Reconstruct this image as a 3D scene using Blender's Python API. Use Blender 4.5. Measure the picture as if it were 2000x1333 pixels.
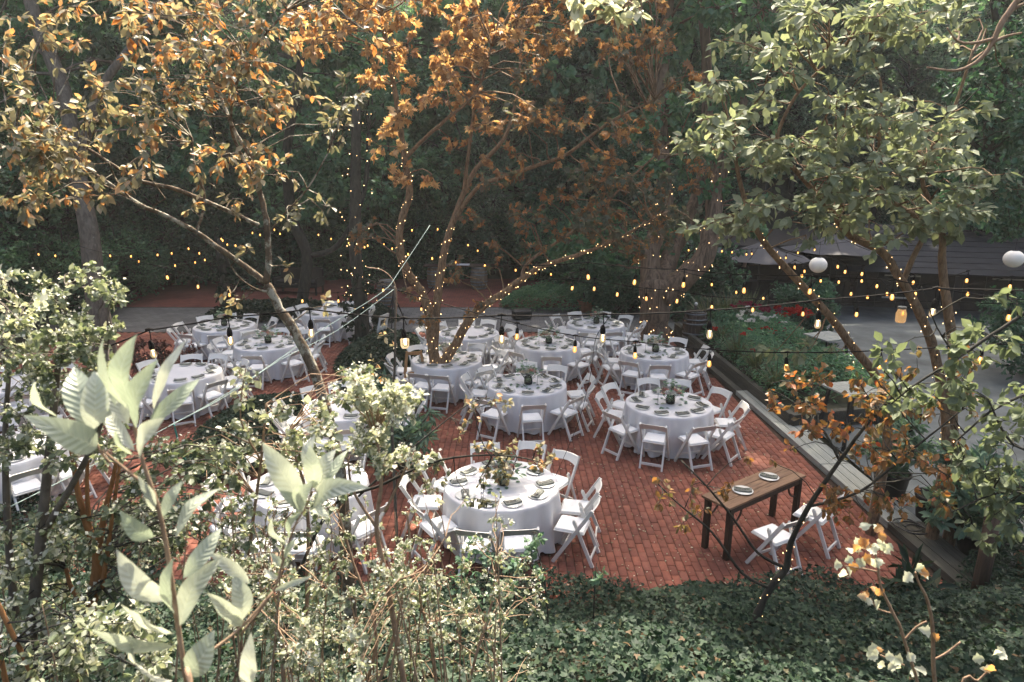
import bpy, math, random
import numpy as np
from mathutils import Vector, Matrix
R = math.radians
scene = bpy.context.scene
for o in list(bpy.data.objects): bpy.data.objects.remove(o, do_unlink=True)
C = scene.collection

# ------------------------------------------------------------------ camera, sky, sun, exposure
CAM_H, PITCH, LENS = 4.95, R(14.5), 24.0
cam = bpy.data.objects.new('camera', bpy.data.cameras.new('camera')); C.objects.link(cam)
cam.location = (0, 0, CAM_H); cam.rotation_euler = (math.pi/2 - PITCH, 0, 0)
cam.data.lens = LENS; cam.data.sensor_width = 36.0; cam.data.sensor_fit = 'HORIZONTAL'
cam.data.clip_start = 0.05; cam.data.clip_end = 600
cam.data.dof.use_dof = True; cam.data.dof.focus_distance = 11.0; cam.data.dof.aperture_fstop = 5.6
scene.camera = cam

SUN_EL, SUN_AZ = R(52), R(10)            # azimuth from +Y towards +X
world = bpy.data.worlds.new('World'); scene.world = world; world.use_nodes = True
wn = world.node_tree
for n in list(wn.nodes): wn.nodes.remove(n)
sky = wn.nodes.new('ShaderNodeTexSky'); sky.sky_type = 'NISHITA'; sky.sun_disc = False
sky.sun_elevation = SUN_EL; sky.sun_rotation = SUN_AZ; sky.altitude = 100; sky.air_density = 0.8; sky.dust_density = 7.0; sky.ozone_density = 0.6
bg = wn.nodes.new('ShaderNodeBackground'); bg.inputs[1].default_value = 0.15
wo = wn.nodes.new('ShaderNodeOutputWorld')
wn.links.new(sky.outputs[0], bg.inputs[0]); wn.links.new(bg.outputs[0], wo.inputs[0])
sl = bpy.data.lights.new('sun', 'SUN'); sl.energy = 5.0; sl.angle = R(0.53); sl.color = (1.0, 0.90, 0.74)
sun = bpy.data.objects.new('sun', sl); C.objects.link(sun)
sdir = Vector((math.sin(SUN_AZ)*math.cos(SUN_EL), math.cos(SUN_AZ)*math.cos(SUN_EL), math.sin(SUN_EL)))
sun.rotation_euler = sdir.to_track_quat('Z', 'Y').to_euler(); sun.location = (10, 40, 60)
scene.render.engine = 'CYCLES'
scene.cycles.max_bounces = 7; scene.cycles.diffuse_bounces = 4; scene.cycles.glossy_bounces = 2
scene.cycles.transmission_bounces = 4; scene.cycles.transparent_max_bounces = 6
scene.cycles.caustics_reflective = False; scene.cycles.caustics_refractive = False
scene.cycles.sample_clamp_indirect = 6.0
scene.cycles.use_denoising = True
scene.view_settings.view_transform = 'Standard'; scene.view_settings.look = 'None'
scene.view_settings.gamma = 1.0; scene.view_settings.use_curve_mapping = False
scene.view_settings.exposure = 1.88

# ------------------------------------------------------------------ helpers
FPX = 2000*LENS/36.0
def ray(x, y):
    u, v = (x-1000)/FPX, (y-666.5)/FPX
    c, s = math.cos(PITCH), math.sin(PITCH)
    return Vector((u, c - v*s, -s - v*c))
def at(x, y, Y):                        # the point seen at photo position (x, y) that lies Y metres ahead
    d = ray(x, y); return Vector((0, 0, CAM_H)) + d*(Y/d.y)
def gp(x, y, z=0.0):                    # ... that lies at height z
    d = ray(x, y); return Vector((0, 0, CAM_H)) + d*((z-CAM_H)/d.z)
rng = np.random.default_rng(7)
random.seed(7)

class MB:
    def __init__(s): s.v = []; s.f = []
    def add(s, vs, fs):
        b = len(s.v); s.v += [tuple(v) for v in vs]; s.f += [tuple(i+b for i in f) for f in fs]; return s
    def box(s, c, d, M=None, bev=0):
        x, y, z = [k/2 for k in d]; c = Vector(c)
        if bev:
            vs = []; b = bev
            for zz, ii in ((-z, b), (-z+b, 0), (z-b, 0), (z, b)):
                xx, yy = x-ii, y-ii
                cc = b
                vs += [(-xx+cc, -yy, zz), (xx-cc, -yy, zz), (xx, -yy+cc, zz), (xx, yy-cc, zz), (xx-cc, yy, zz), (-xx+cc, yy, zz), (-xx, yy-cc, zz), (-xx, -yy+cc, zz)]
            fs = [tuple(range(7, -1, -1)), tuple(range(24, 32))]
            for k in range(3):
                for i in range(8): j = (i+1) % 8; fs.append((k*8+i, k*8+j, k*8+8+j, k*8+8+i))
        else:
            vs = [(-x, -y, -z), (x, -y, -z), (x, y, -z), (-x, y, -z), (-x, -y, z), (x, -y, z), (x, y, z), (-x, y, z)]
            fs = [(3, 2, 1, 0), (4, 5, 6, 7), (0, 1, 5, 4), (1, 2, 6, 5), (2, 3, 7, 6), (3, 0, 4, 7)]
        vs = [(M @ Vector(v) if M else Vector(v)) + c for v in vs]
        return s.add(vs, fs)
    def bar(s, p0, p1, w, t, side=(1, 0, 0)):
        p0, p1 = Vector(p0), Vector(p1); d = (p1-p0).normalized(); sd = Vector(side); sd = (sd - d*sd.dot(d)).normalized(); n = d.cross(sd)
        vs = [p + sd*(a*w/2) + n*(b*t/2) for p in (p0, p1) for a, b in ((-1, -1), (1, -1), (1, 1), (-1, 1))]
        return s.add(vs, [(3, 2, 1, 0), (4, 5, 6, 7), (0, 1, 5, 4), (1, 2, 6, 5), (2, 3, 7, 6), (3, 0, 4, 7)])
    def tube(s, pts, rad, n=6, cap=True):
        pts = [Vector(p) for p in pts]; m = len(pts)
        if not hasattr(rad, '__len__'): rad = [rad]*m
        vs = []; ref = None
        for i, p in enumerate(pts):
            d = (pts[min(i+1, m-1)] - pts[max(i-1, 0)]); d = d.normalized() if d.length > 1e-9 else Vector((0, 0, 1))
            if ref is None: ref = Vector((1, 0, 0)) if abs(d.x) < .8 else Vector((0, 1, 0))
            a = (ref - d*ref.dot(d)).normalized(); b = d.cross(a); ref = a
            for k in range(n):
                t = 2*math.pi*k/n; vs.append(p + (a*math.cos(t) + b*math.sin(t))*rad[i])
        fs = [(i*n+k, i*n+(k+1) % n, (i+1)*n+(k+1) % n, (i+1)*n+k) for i in range(m-1) for k in range(n)]
        if cap: fs += [tuple(range(n-1, -1, -1)), tuple((m-1)*n+k for k in range(n))]
        return s.add(vs, fs)
    def lathe(s, prof, n=16, c=(0, 0, 0)):
        c = Vector(c); vs = []
        for r, z in prof:
            for k in range(n): t = 2*math.pi*k/n; vs.append(c + Vector((r*math.cos(t), r*math.sin(t), z)))
        m = len(prof)
        fs = [(i*n+k, i*n+(k+1) % n, (i+1)*n+(k+1) % n, (i+1)*n+k) for i in range(m-1) for k in range(n)]
        fs += [tuple(range(n-1, -1, -1)), tuple((m-1)*n+k for k in range(n))]
        return s.add(vs, fs)
    def ball(s, c, r, n=8, m=5, sq=(1, 1, 1)):
        prof = [(max(1e-4, math.sin(math.pi*i/m))*r, -math.cos(math.pi*i/m)*r) for i in range(m+1)]
        b = len(s.v); s.lathe(prof, n)
        for i in range(b, len(s.v)):
            v = s.v[i]; s.v[i] = (v[0]*sq[0]+c[0], v[1]*sq[1]+c[1], v[2]*sq[2]+c[2])
        return s
    def mesh(s, name, mat, smooth=False, origin=None, rnd=None):
        me = bpy.data.meshes.new(name)
        vs = s.v if origin is None else [(v[0]-origin[0], v[1]-origin[1], v[2]-origin[2]) for v in s.v]
        me.from_pydata(vs, [], s.f)
        if smooth: me.polygons.foreach_set('use_smooth', [True]*len(me.polygons))
        me.materials.append(mat)
        if rnd is not None:
            a = me.attributes.new('rnd', 'FLOAT', 'POINT'); a.data.foreach_set('value', [rnd]*len(vs))
        me.update(); return me
    def build(s, name, mat, parent=None, smooth=False, origin=None, rnd=None):
        return link(name, s.mesh(name, mat, smooth, origin, rnd), parent)
def link(name, me, parent=None, loc=None, rot=None):
    o = bpy.data.objects.new(name, me); C.objects.link(o)
    if parent is not None: o.parent = parent
    if loc is not None: o.location = loc
    if rot is not None: o.rotation_euler = rot
    return o
def tag(o, label=None, cat=None, group=None, kind=None):
    if label: o['label'] = label
    if cat: o['category'] = cat
    if group: o['group'] = group
    if kind: o['kind'] = kind
    return o
def thing(name, label, cat, loc=(0, 0, 0), rz=0, group=None):
    o = bpy.data.objects.new(name, None); C.objects.link(o); o.empty_display_size = .1
    o.location = loc; o.rotation_euler = (0, 0, rz); return tag(o, label, cat, group)
def struct(o): o['kind'] = 'structure'; return o
KIDS = {}
def kids(o):
    if o.name not in KIDS: KIDS[o.name] = [(c, list(c.children)) for c in o.children]
    return KIDS[o.name]
def dup(root, loc, rz, label, group=None):
    r = root.copy(); C.objects.link(r); r.location = loc; r.rotation_euler = (0, 0, rz); r['label'] = label
    if group: r['group'] = group
    for ch, gg in kids(root):
        c = ch.copy(); C.objects.link(c); c.parent = r
        for g in gg:
            d = g.copy(); C.objects.link(d); d.parent = c
    return r
USED = set()
def place(root, loc, rz, label, group=None):
    if root.name not in USED:
        USED.add(root.name); kids(root); root.location = loc; root.rotation_euler = (0, 0, rz); root['label'] = label
        if group: root['group'] = group
        return root
    return dup(root, loc, rz, label, group)
def np_mesh(name, V, F, mat, rnd=None, smooth=False):
    me = bpy.data.meshes.new(name); V = np.asarray(V, np.float32); F = np.asarray(F, np.int32); k = F.shape[1]
    me.vertices.add(len(V)); me.vertices.foreach_set('co', V.ravel())
    me.loops.add(F.size); me.loops.foreach_set('vertex_index', F.ravel())
    me.polygons.add(len(F)); me.polygons.foreach_set('loop_start', np.arange(0, F.size, k, dtype=np.int32))
    if smooth: me.polygons.foreach_set('use_smooth', np.ones(len(F), bool))
    me.update(calc_edges=True)
    if rnd is not None:
        a = me.attributes.new('rnd', 'FLOAT', 'POINT'); a.data.foreach_set('value', np.asarray(rnd, np.float32))
    me.materials.append(mat); return me

# ------------------------------------------------------------------ materials
def newmat(name):
    m = bpy.data.materials.new(name); m.use_nodes = True; nt = m.node_tree
    return m, nt, nt.nodes['Principled BSDF'], nt.nodes['Material Output']
def ramp(nt, fac, cols):
    r = nt.nodes.new('ShaderNodeValToRGB'); e = r.color_ramp.elements
    while len(e) < len(cols): e.new(.5)
    for i, (p, c) in enumerate(cols): e[i].position = p; e[i].color = (*c, 1)
    nt.links.new(fac, r.inputs[0]); return r.outputs[0]
def noise(nt, scale, detail=4, rough=.6, coord='Object', dist=0, vec=None):
    n = nt.nodes.new('ShaderNodeTexNoise'); n.inputs['Scale'].default_value = scale; n.inputs['Detail'].default_value = detail
    n.inputs['Roughness'].default_value = rough; n.inputs['Distortion'].default_value = dist
    if vec is None:
        t = nt.nodes.new('ShaderNodeTexCoord'); vec = t.outputs[coord]
    nt.links.new(vec, n.inputs['Vector']); return n.outputs[0]
def scaled(nt, s, coord='Object'):
    t = nt.nodes.new('ShaderNodeTexCoord'); m = nt.nodes.new('ShaderNodeMapping'); m.inputs['Scale'].default_value = s
    nt.links.new(t.outputs[coord], m.inputs[0]); return m.outputs[0]
def mixc(nt, fac, a, b, mode='MIX'):
    m = nt.nodes.new('ShaderNodeMix'); m.data_type = 'RGBA'; m.blend_type = mode
    for sock, val in ((m.inputs[0], fac), (m.inputs[6], a), (m.inputs[7], b)):
        if hasattr(val, 'is_linked'): nt.links.new(val, sock)
        elif isinstance(val, tuple): sock.default_value = (*val, 1)
        else: sock.default_value = val
    return m.outputs[2]
def bump(nt, bs, h, strength=.3, dist=.01):
    b = nt.nodes.new('ShaderNodeBump'); b.inputs['Strength'].default_value = strength; b.inputs['Distance'].default_value = dist
    nt.links.new(h, b.inputs['Height']); nt.links.new(b.outputs[0], bs.inputs['Normal'])
def plain(name, col, rough=.5, spec=.5, metal=0, var=.12, sc=6, bmp=0, bsc=40):
    m, nt, bs, out = newmat(name); bs.inputs['Roughness'].default_value = rough; bs.inputs['Metallic'].default_value = metal
    bs.inputs['Specular IOR Level'].default_value = spec
    n = noise(nt, sc, 5)
    c = ramp(nt, n, [(.3, tuple(k*(1-var) for k in col)), (.7, tuple(min(1, k*(1+var)) for k in col))])
    nt.links.new(c, bs.inputs['Base Color'])
    if bmp: bump(nt, bs, noise(nt, bsc, 4), bmp, .004)
    return m
def attr(nt, name='rnd'):
    a = nt.nodes.new('ShaderNodeAttribute'); a.attribute_name = name; return a.outputs['Fac']
def leafmat(name, cols, trans=.35, tcol=None, rough=.45, spec=.35, objrnd=False):
    m, nt, bs, out = newmat(name); bs.inputs['Roughness'].default_value = rough; bs.inputs['Specular IOR Level'].default_value = spec
    if objrnd:
        oi = nt.nodes.new('ShaderNodeObjectInfo'); f = oi.outputs['Random']
    else: f = attr(nt)
    c = ramp(nt, f, cols)
    c = mixc(nt, .35, c, mixc(nt, 1.0, c, ramp(nt, noise(nt, 30, 3), [(.3, (.55, .55, .55)), (.7, (1.3, 1.3, 1.3))]), 'MULTIPLY'))
    nt.links.new(c, bs.inputs['Base Color'])
    tr = nt.nodes.new('ShaderNodeBsdfTranslucent')
    tc = mixc(nt, 1.0, c, tcol or (1.3, 1.25, .7), 'MULTIPLY')
    nt.links.new(tc, tr.inputs['Color'])
    mx = nt.nodes.new('ShaderNodeMixShader'); mx.inputs[0].default_value = trans
    nt.links.new(bs.outputs[0], mx.inputs[1]); nt.links.new(tr.outputs[0], mx.inputs[2]); nt.links.new(mx.outputs[0], out.inputs[0])
    return m
def barkmat(name, dark, light, sc=(14, 14, 3), lichen=None, lam=.5, bmp=.7):
    m, nt, bs, out = newmat(name); bs.inputs['Roughness'].default_value = .9; bs.inputs['Specular IOR Level'].default_value = .2
    n = noise(nt, 1.0, 8, .65, vec=scaled(nt, sc), dist=.6)
    c = ramp(nt, n, [(.32, dark), (.68, light)])
    if lichen:
        k = ramp(nt, noise(nt, 9, 6, .7), [(lam, (0, 0, 0)), (lam+.08, (1, 1, 1))])
        c = mixc(nt, k, c, lichen)
    nt.links.new(c, bs.inputs['Base Color']); bump(nt, bs, n, bmp, .02); return m
M = {}
# paving bricks
def brickmat(name, cols, rough=.85):
    m, nt, bs, out = newmat(name); bs.inputs['Roughness'].default_value = rough; bs.inputs['Specular IOR Level'].default_value = .25
    t = nt.nodes.new('ShaderNodeTexCoord'); gm = nt.nodes.new('ShaderNodeNewGeometry')
    c = ramp(nt, attr(nt), cols)
    g = gm.outputs['Position']
    c = mixc(nt, .5, c, mixc(nt, 1.0, c, ramp(nt, noise(nt, 26, 6, .7, vec=g), [(.3, (.55, .5, .5)), (.7, (1.25, 1.25, 1.25))]), 'MULTIPLY'))
    blot = ramp(nt, noise(nt, 1.1, 4, .6, vec=g), [(.35, (.62, .6, .6)), (.6, (1.08, 1.05, 1.03))])
    c = mixc(nt, .8, c, mixc(nt, 1.0, c, blot, 'MULTIPLY'))
    wear = ramp(nt, noise(nt, 7, 7, .75, vec=g), [(.66, (0, 0, 0)), (.74, (.55, .55, .55))])
    c = mixc(nt, wear, c, (.36, .30, .25))
    nt.links.new(c, bs.inputs['Base Color']); bump(nt, bs, noise(nt, 60, 5, .7, vec=g), .5, .004); return m
M['brick'] = brickmat('red_paving_brick', [(0, (.15, .055, .037)), (.3, (.18, .065, .042)), (.6, (.205, .073, .046)), (.85, (.235, .086, .054)), (1, (.19, .076, .053))])
def tilemat(name, c1, c2, mortar, bw, rh, scale=1.0):
    m, nt, bs, out = newmat(name); bs.inputs['Roughness'].default_value = .9; bs.inputs['Specular IOR Level'].default_value = .2
    b = nt.nodes.new('ShaderNodeTexBrick'); b.inputs['Scale'].default_value = scale; b.inputs['Brick Width'].default_value = bw; b.inputs['Row Height'].default_value = rh
    b.inputs['Mortar Size'].default_value = .008; b.inputs['Color1'].default_value = (*c1, 1); b.inputs['Color2'].default_value = (*c2, 1); b.inputs['Mortar'].default_value = (*mortar, 1)
    t = nt.nodes.new('ShaderNodeTexCoord'); nt.links.new(t.outputs['Object'], b.inputs['Vector'])
    c = mixc(nt, .7, b.outputs[0], mixc(nt, 1.0, b.outputs[0], ramp(nt, noise(nt, 1.3, 6), [(.3, (.6, .6, .6)), (.7, (1.25, 1.25, 1.25))]), 'MULTIPLY'))
    nt.links.new(c, bs.inputs['Base Color']); bump(nt, bs, b.outputs[1], -.4, .006); return m
M['brick_far'] = tilemat('far_red_brick', (.17, .05, .034), (.12, .038, .028), (.05, .03, .025), .2, .1)
M['paver_grey'] = tilemat('grey_paver', (.125, .125, .12), (.09, .09, .09), (.04, .04, .04), .3, .2)
M['concrete'] = plain('weathered_concrete', (.095, .105, .10), .85, .25, var=.35, sc=1.4, bmp=.25, bsc=30)
M['soil'] = plain('leaf_litter_soil', (.034, .034, .022), .95, .1, var=.5, sc=5, bmp=.8, bsc=18)
M['joint'] = plain('sand_joint', (.045, .03, .022), .95, .1, var=.4, sc=12)
M['cloth'] = plain('white_linen', (.575, .563, .55), .9, .15, var=.04, sc=2, bmp=.55, bsc=9)
M['resin'] = plain('white_resin', (.64, .62, .56), .42, .45, var=.05, sc=5)
M['pad'] = plain('white_vinyl', (.68, .68, .655), .38, .5, var=.03, sc=5)
M['plate'] = plain('white_china', (.62, .62, .56), .2, .5, var=.02)
M['napkin'] = plain('sage_grey_napkin', (.165, .17, .145), .95, .1, var=.2, sc=25, bmp=.3, bsc=200)
M['steel'] = plain('cutlery_steel', (.62, .62, .63), .22, .5, 1, var=.05)
M['black'] = plain('black_metal', (.012, .012, .012), .5, .4, var=.3)
M['cable'] = plain('black_rubber', (.012, .010, .009), .85, .1, var=.3)
M['dark'] = plain('dark_stained_timber', (.018, .016, .015), .7, .3, var=.4, sc=9)
M['wicker'] = plain('dark_wicker', (.02, .018, .016), .8, .25, var=.5, sc=60, bmp=.5, bsc=80)
M['canvas'] = plain('grey_canvas', (.09, .087, .088), .95, .1, var=.1, sc=2)
M['paper'] = plain('white_paper', (.82, .78, .68), .9, .1, var=.03)
M['hoop'] = plain('galvanised_hoop', (.17, .18, .18), .5, .5, .7, var=.3, sc=9)
M['terracotta'] = plain('terracotta', (.24, .12, .07), .85, .2, var=.25, sc=8)
M['rope'] = plain('pale_green_rope', (.26, .34, .31), .8, .2, var=.1)
M['ropeg'] = plain('green_rope', (.05, .20, .16), .8, .2, var=.2)
M['stone'] = plain('fieldstone', (.11, .10, .085), .9, .2, var=.4, sc=6, bmp=.8, bsc=14)
M['skin'] = plain('skin', (.42, .25, .18), .55, .3, var=.05)
M['shirt'] = plain('black_shirt', (.014, .014, .016), .9, .1)
M['trouser'] = plain('grey_trousers', (.06, .062, .07), .9, .1)
M['hair'] = plain('brown_hair', (.035, .02, .012), .6, .3)
def woodmat(name, dark, light, sc=(3, 40, 40), rough=.6, spec=.3):
    m, nt, bs, out = newmat(name); bs.inputs['Roughness'].default_value = rough; bs.inputs['Specular IOR Level'].default_value = spec
    n = noise(nt, 1.0, 8, .7, vec=scaled(nt, sc), dist=1.2)
    nt.links.new(ramp(nt, n, [(.3, dark), (.5, tuple((a+b)/2 for a, b in zip(dark, light))), (.72, light)]), bs.inputs['Base Color'])
    bump(nt, bs, n, .25, .004); return m
M['walnut'] = woodmat('farm_table_wood', (.065, .034, .018), (.25, .145, .08), (2, 22, 22))
M['walnut_leg'] = woodmat('dark_table_leg', (.012, .007, .005), (.05, .028, .016), (25, 25, 3))
M['grey_plank'] = woodmat('weathered_plank', (.17, .175, .15), (.36, .37, .32), (30, 1.2, 30), .9, .15)
M['brown_plank'] = woodmat('mossy_plank', (.035, .034, .027), (.095, .09, .07), (30, 1.2, 30), .9, .15)
M['pine'] = woodmat('easel_pine', (.24, .12, .045), (.42, .24, .10), (20, 20, 2), .7)
M['barrel_dark'] = woodmat('old_barrel_oak', (.022, .015, .011), (.075, .05, .033), (26, 26, 2), .8)
M['barrel_tan'] = woodmat('grey_barrel_oak', (.10, .075, .05), (.24, .18, .12), (26, 26, 2), .85)
M['post'] = woodmat('brown_post', (.04, .026, .017), (.11, .07, .045), (26, 26, 2), .9)
M['shingle'] = tilemat('grey_shingle', (.036, .037, .04), (.024, .026, .029), (.03, .03, .03), .35, .16)
def glassmat(name, tint, amt, glow=None, gs=0):
    m, nt, bs, out = newmat(name); nt.nodes.remove(bs)
    t = nt.nodes.new('ShaderNodeBsdfTransparent'); t.inputs[0].default_value = (*tint, 1)
    g = nt.nodes.new('ShaderNodeBsdfGlossy'); g.inputs['Roughness'].default_value = .06; g.inputs[0].default_value = (.9, .9, .9, 1)
    mx = nt.nodes.new('ShaderNodeMixShader'); fr = nt.nodes.new('ShaderNodeFresnel'); fr.inputs[0].default_value = 1.5
    nt.links.new(fr.outputs[0], mx.inputs[0]); nt.links.new(t.outputs[0], mx.inputs[1]); nt.links.new(g.outputs[0], mx.inputs[2])
    o = mx.outputs[0]
    if glow:
        e = nt.nodes.new('ShaderNodeEmission'); e.inputs[0].default_value = (*glow, 1); e.inputs[1].default_value = gs
        ad = nt.nodes.new('ShaderNodeMixShader'); ad.inputs[0].default_value = amt
        nt.links.new(o, ad.inputs[1]); nt.links.new(e.outputs[0], ad.inputs[2]); o = ad.outputs[0]
    nt.links.new(o, out.inputs[0]); m.cycles.emission_sampling = 'NONE'; return m
def emis(name, col, s):
    m, nt, bs, out = newmat(name); nt.nodes.remove(bs); e = nt.nodes.new('ShaderNodeEmission')
    e.inputs[0].default_value = (*col, 1); e.inputs[1].default_value = s; nt.links.new(e.outputs[0], out.inputs[0])
    m.cycles.emission_sampling = 'NONE'; return m
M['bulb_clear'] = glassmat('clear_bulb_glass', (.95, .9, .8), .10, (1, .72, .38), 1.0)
M['bulb_amber'] = glassmat('amber_bulb_glass', (.95, .7, .35), .5, (1, .42, .10), .75)
M['filament'] = emis('glowing_filament', (1, .60, .25), 7.0)
M['fairy'] = emis('fairy_lamp', (1, .62, .27), 2.4)
M['jar'] = glassmat('jar_glass', (.92, .85, .65), .2, (1, .6, .3), .3)
M['vase'] = glassmat('vase_glass', (.62, .68, .62), 0)
# barks
M['bark_lichen'] = barkmat('lichen_bark', (.055, .04, .028), (.17, .125, .08), (30, 30, 12), (.34, .32, .25), .50)
M['bark_maple'] = barkmat('maple_bark', (.08, .05, .03), (.28, .18, .10), (30, 30, 8), (.22, .19, .12), .60)
M['bark_big'] = barkmat('furrowed_bark', (.05, .036, .025), (.24, .165, .11), (12, 12, 1.6), bmp=1.0)
M['bark_dark'] = barkmat('dark_bark', (.018, .018, .014), (.06, .055, .043), (14, 14, 4))
M['bark_pale'] = barkmat('pale_bark', (.07, .058, .045), (.17, .145, .115), (14, 14, 5), (.2, .19, .155), .6)
M['bark_orange'] = barkmat('orange_bark', (.19, .085, .03), (.34, .17, .07), (40, 40, 8), bmp=.3)
M['twig_tan'] = barkmat('tan_twig', (.16, .10, .06), (.34, .24, .16), (40, 40, 20), bmp=.2)
# leaves
M['lf_forest'] = leafmat('forest_leaf', [(0, (.058, .135, .082)), (.5, (.092, .19, .108)), (1, (.145, .25, .135))], .4, (1.1, 1.25, .75), rough=.6, spec=.2)
M['lf_forest2'] = leafmat('grey_green_leaf', [(0, (.085, .15, .105)), (.5, (.135, .21, .14)), (1, (.20, .28, .185))], .4, (1.1, 1.25, .8), rough=.6, spec=.2)
M['lf_dark'] = leafmat('dark_evergreen_leaf', [(0, (.036, .092, .058)), (.6, (.06, .135, .084)), (1, (.10, .18, .11))], .32, (1.1, 1.25, .75), rough=.55, spec=.25)
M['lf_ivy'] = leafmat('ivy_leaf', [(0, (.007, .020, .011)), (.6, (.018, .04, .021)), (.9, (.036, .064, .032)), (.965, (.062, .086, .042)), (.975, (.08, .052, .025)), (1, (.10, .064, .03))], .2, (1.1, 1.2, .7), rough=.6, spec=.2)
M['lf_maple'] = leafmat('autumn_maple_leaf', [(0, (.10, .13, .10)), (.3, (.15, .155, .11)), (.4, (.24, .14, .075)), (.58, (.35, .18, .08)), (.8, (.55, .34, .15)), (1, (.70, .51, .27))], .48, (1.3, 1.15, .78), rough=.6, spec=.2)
M['lf_left'] = leafmat('bronze_green_leaf', [(0, (.11, .13, .085)), (.4, (.22, .21, .135)), (.65, (.42, .38, .26)), (.8, (.42, .24, .11)), (1, (.46, .19, .06))], .42, (1.28, 1.15, .8), rough=.55)
M['lf_right'] = leafmat('broad_green_leaf', [(0, (.14, .175, .10)), (.5, (.21, .245, .15)), (1, (.30, .325, .215))], .4, (1.15, 1.15, .8), rough=.65, spec=.18)
M['lf_autumn'] = leafmat('rust_leaf', [(0, (.09, .11, .06)), (.35, (.15, .135, .07)), (.6, (.24, .135, .058)), (.9, (.37, .21, .09)), (.97, (.50, .10, .04)), (1, (.55, .08, .03))], .42, (1.4, 1.1, .55))
M['lf_silver'] = leafmat('silver_leaf', [(0, (.075, .11, .06)), (.4, (.15, .185, .105)), (.75, (.33, .36, .25)), (1, (.64, .64, .52))], .45, (1.2, 1.15, .85))
M['lf_laurel'] = leafmat('pale_laurel_leaf', [(0, (.33, .38, .27)), (.5, (.43, .46, .36)), (1, (.58, .59, .49))], .36, (1.08, 1.1, .98), .32, .55, objrnd=True)
def add_veins(m):
    nt = m.node_tree; bs = nt.nodes['Principled BSDF']; src = bs.inputs['Base Color'].links[0].from_socket
    u = attr(nt, 'across'); v = attr(nt, 'along')
    def mth(op, x, y=None):
        n = nt.nodes.new('ShaderNodeMath'); n.operation = op
        for k, q in enumerate((x, y)):
            if q is None: continue
            if hasattr(q, 'is_linked'): nt.links.new(q, n.inputs[k])
            else: n.inputs[k].default_value = q
        return n.outputs[0]
    au = mth('ABSOLUTE', u); rib = mth('LESS_THAN', au, .05)
    w = mth('SINE', mth('MULTIPLY', mth('SUBTRACT', v, mth('MULTIPLY', au, .16)), 62.0)); vein = mth('MULTIPLY', mth('GREATER_THAN', w, .93), .35)
    fac = mth('MAXIMUM', mth('MULTIPLY', rib, .6), vein)
    c = mixc(nt, fac, src, (.62, .63, .46)); spot = ramp(nt, noise(nt, 90, 5, .7), [(.68, (0, 0, 0)), (.72, (.7, .7, .7))]); c = mixc(nt, spot, c, (.30, .24, .12))
    nt.links.new(c, bs.inputs['Base Color']); bump(nt, bs, mth('ADD', w, noise(nt, 40, 3)), .3, .003)

M['lf_pale'] = leafmat('pale_lobed_leaf', [(0, (.40, .44, .33)), (.7, (.60, .62, .50)), (.8, (.48, .24, .08)), (1, (.52, .28, .1))], .5, (1.2, 1.15, .95), objrnd=True)
M['lf_grass'] = leafmat('grass_blade', [(0, (.05, .075, .04)), (1, (.16, .18, .10))], .3)
M['lf_purple'] = leafmat('purple_leaf', [(0, (.05, .016, .016)), (1, (.15, .05, .038))], .3)
M['lf_blossom'] = leafmat('tiny_white_blossom', [(0, (.55, .56, .46)), (1, (.78, .77, .68))], .45, (1.05, 1.05, .95))
M['fl_red'] = plain('red_petal', (.45, .03, .02), .7, .2, var=.25, sc=40)
M['fl_mag'] = plain('magenta_petal', (.26, .012, .05), .7, .2, var=.25, sc=40)
M['fl_white'] = plain('white_petal', (.68, .66, .60), .7, .2, var=.08, sc=40)
M['fl_pink'] = plain('blush_petal', (.62, .33, .27), .7, .2, var=.15, sc=40)
M['fl_cream'] = plain('cream_petal', (.70, .62, .48), .7, .2, var=.1, sc=40)

add_veins(M['lf_laurel']); add_veins(M['lf_pale'])
# ------------------------------------------------------------------ foliage
def T(vs, fs): return np.array(vs, float), fs
TPL = {
 'diamond': T([(0, 0, 0), (.3, .45, .07), (0, 1, 0), (-.3, .45, .07)], [(0, 1, 2), (0, 2, 3)]),
 'oval': T([(0, 0, 0), (.2, .25, .06), (.25, .58, .07), (0, 1, -.06), (-.25, .58, .07), (-.2, .25, .06)], [(0, 1, 2), (0, 2, 3), (0, 3, 4), (0, 4, 5)]),
 'lance': T([(0, 0, 0), (.1, .3, .03), (.12, .6, .03), (0, 1, -.08), (-.12, .6, .03), (-.1, .3, .03)], [(0, 1, 2), (0, 2, 3), (0, 3, 4), (0, 4, 5)]),
 'ivy': T([(0, 0, 0), (.36, .02, .05), (.46, .34, .03), (.2, .46, .08), (0, 1, -.08), (-.2, .46, .08), (-.46, .34, .03), (-.36, .02, .05)], [(0, 1, 2), (0, 2, 3), (0, 3, 4), (0, 4, 5), (0, 5, 6), (0, 6, 7)]),
 'maple': T([(0, 0, .03), (.30, -.06, -.04), (.24, .14, .06), (.56, .30, -.16), (.27, .40, .07), (.34, .72, -.10), (.13, .60, .07), (0, 1, -.22), (-.13, .60, .07), (-.34, .72, -.10), (-.27, .40, .07), (-.56, .30, -.16), (-.24, .14, .06), (-.30, -.06, -.04)],
            [(0, i, i+1) for i in range(1, 13)]),
 'blade': T([(.02, 0, 0), (.02, .5, .05), (0, 1, -.12), (-.02, .5, .05), (-.02, 0, 0)], [(0, 1, 3), (0, 3, 4), (1, 2, 3)]),
}
def norm(a): return a/np.maximum(1e-9, np.linalg.norm(a, axis=-1, keepdims=True))
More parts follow.
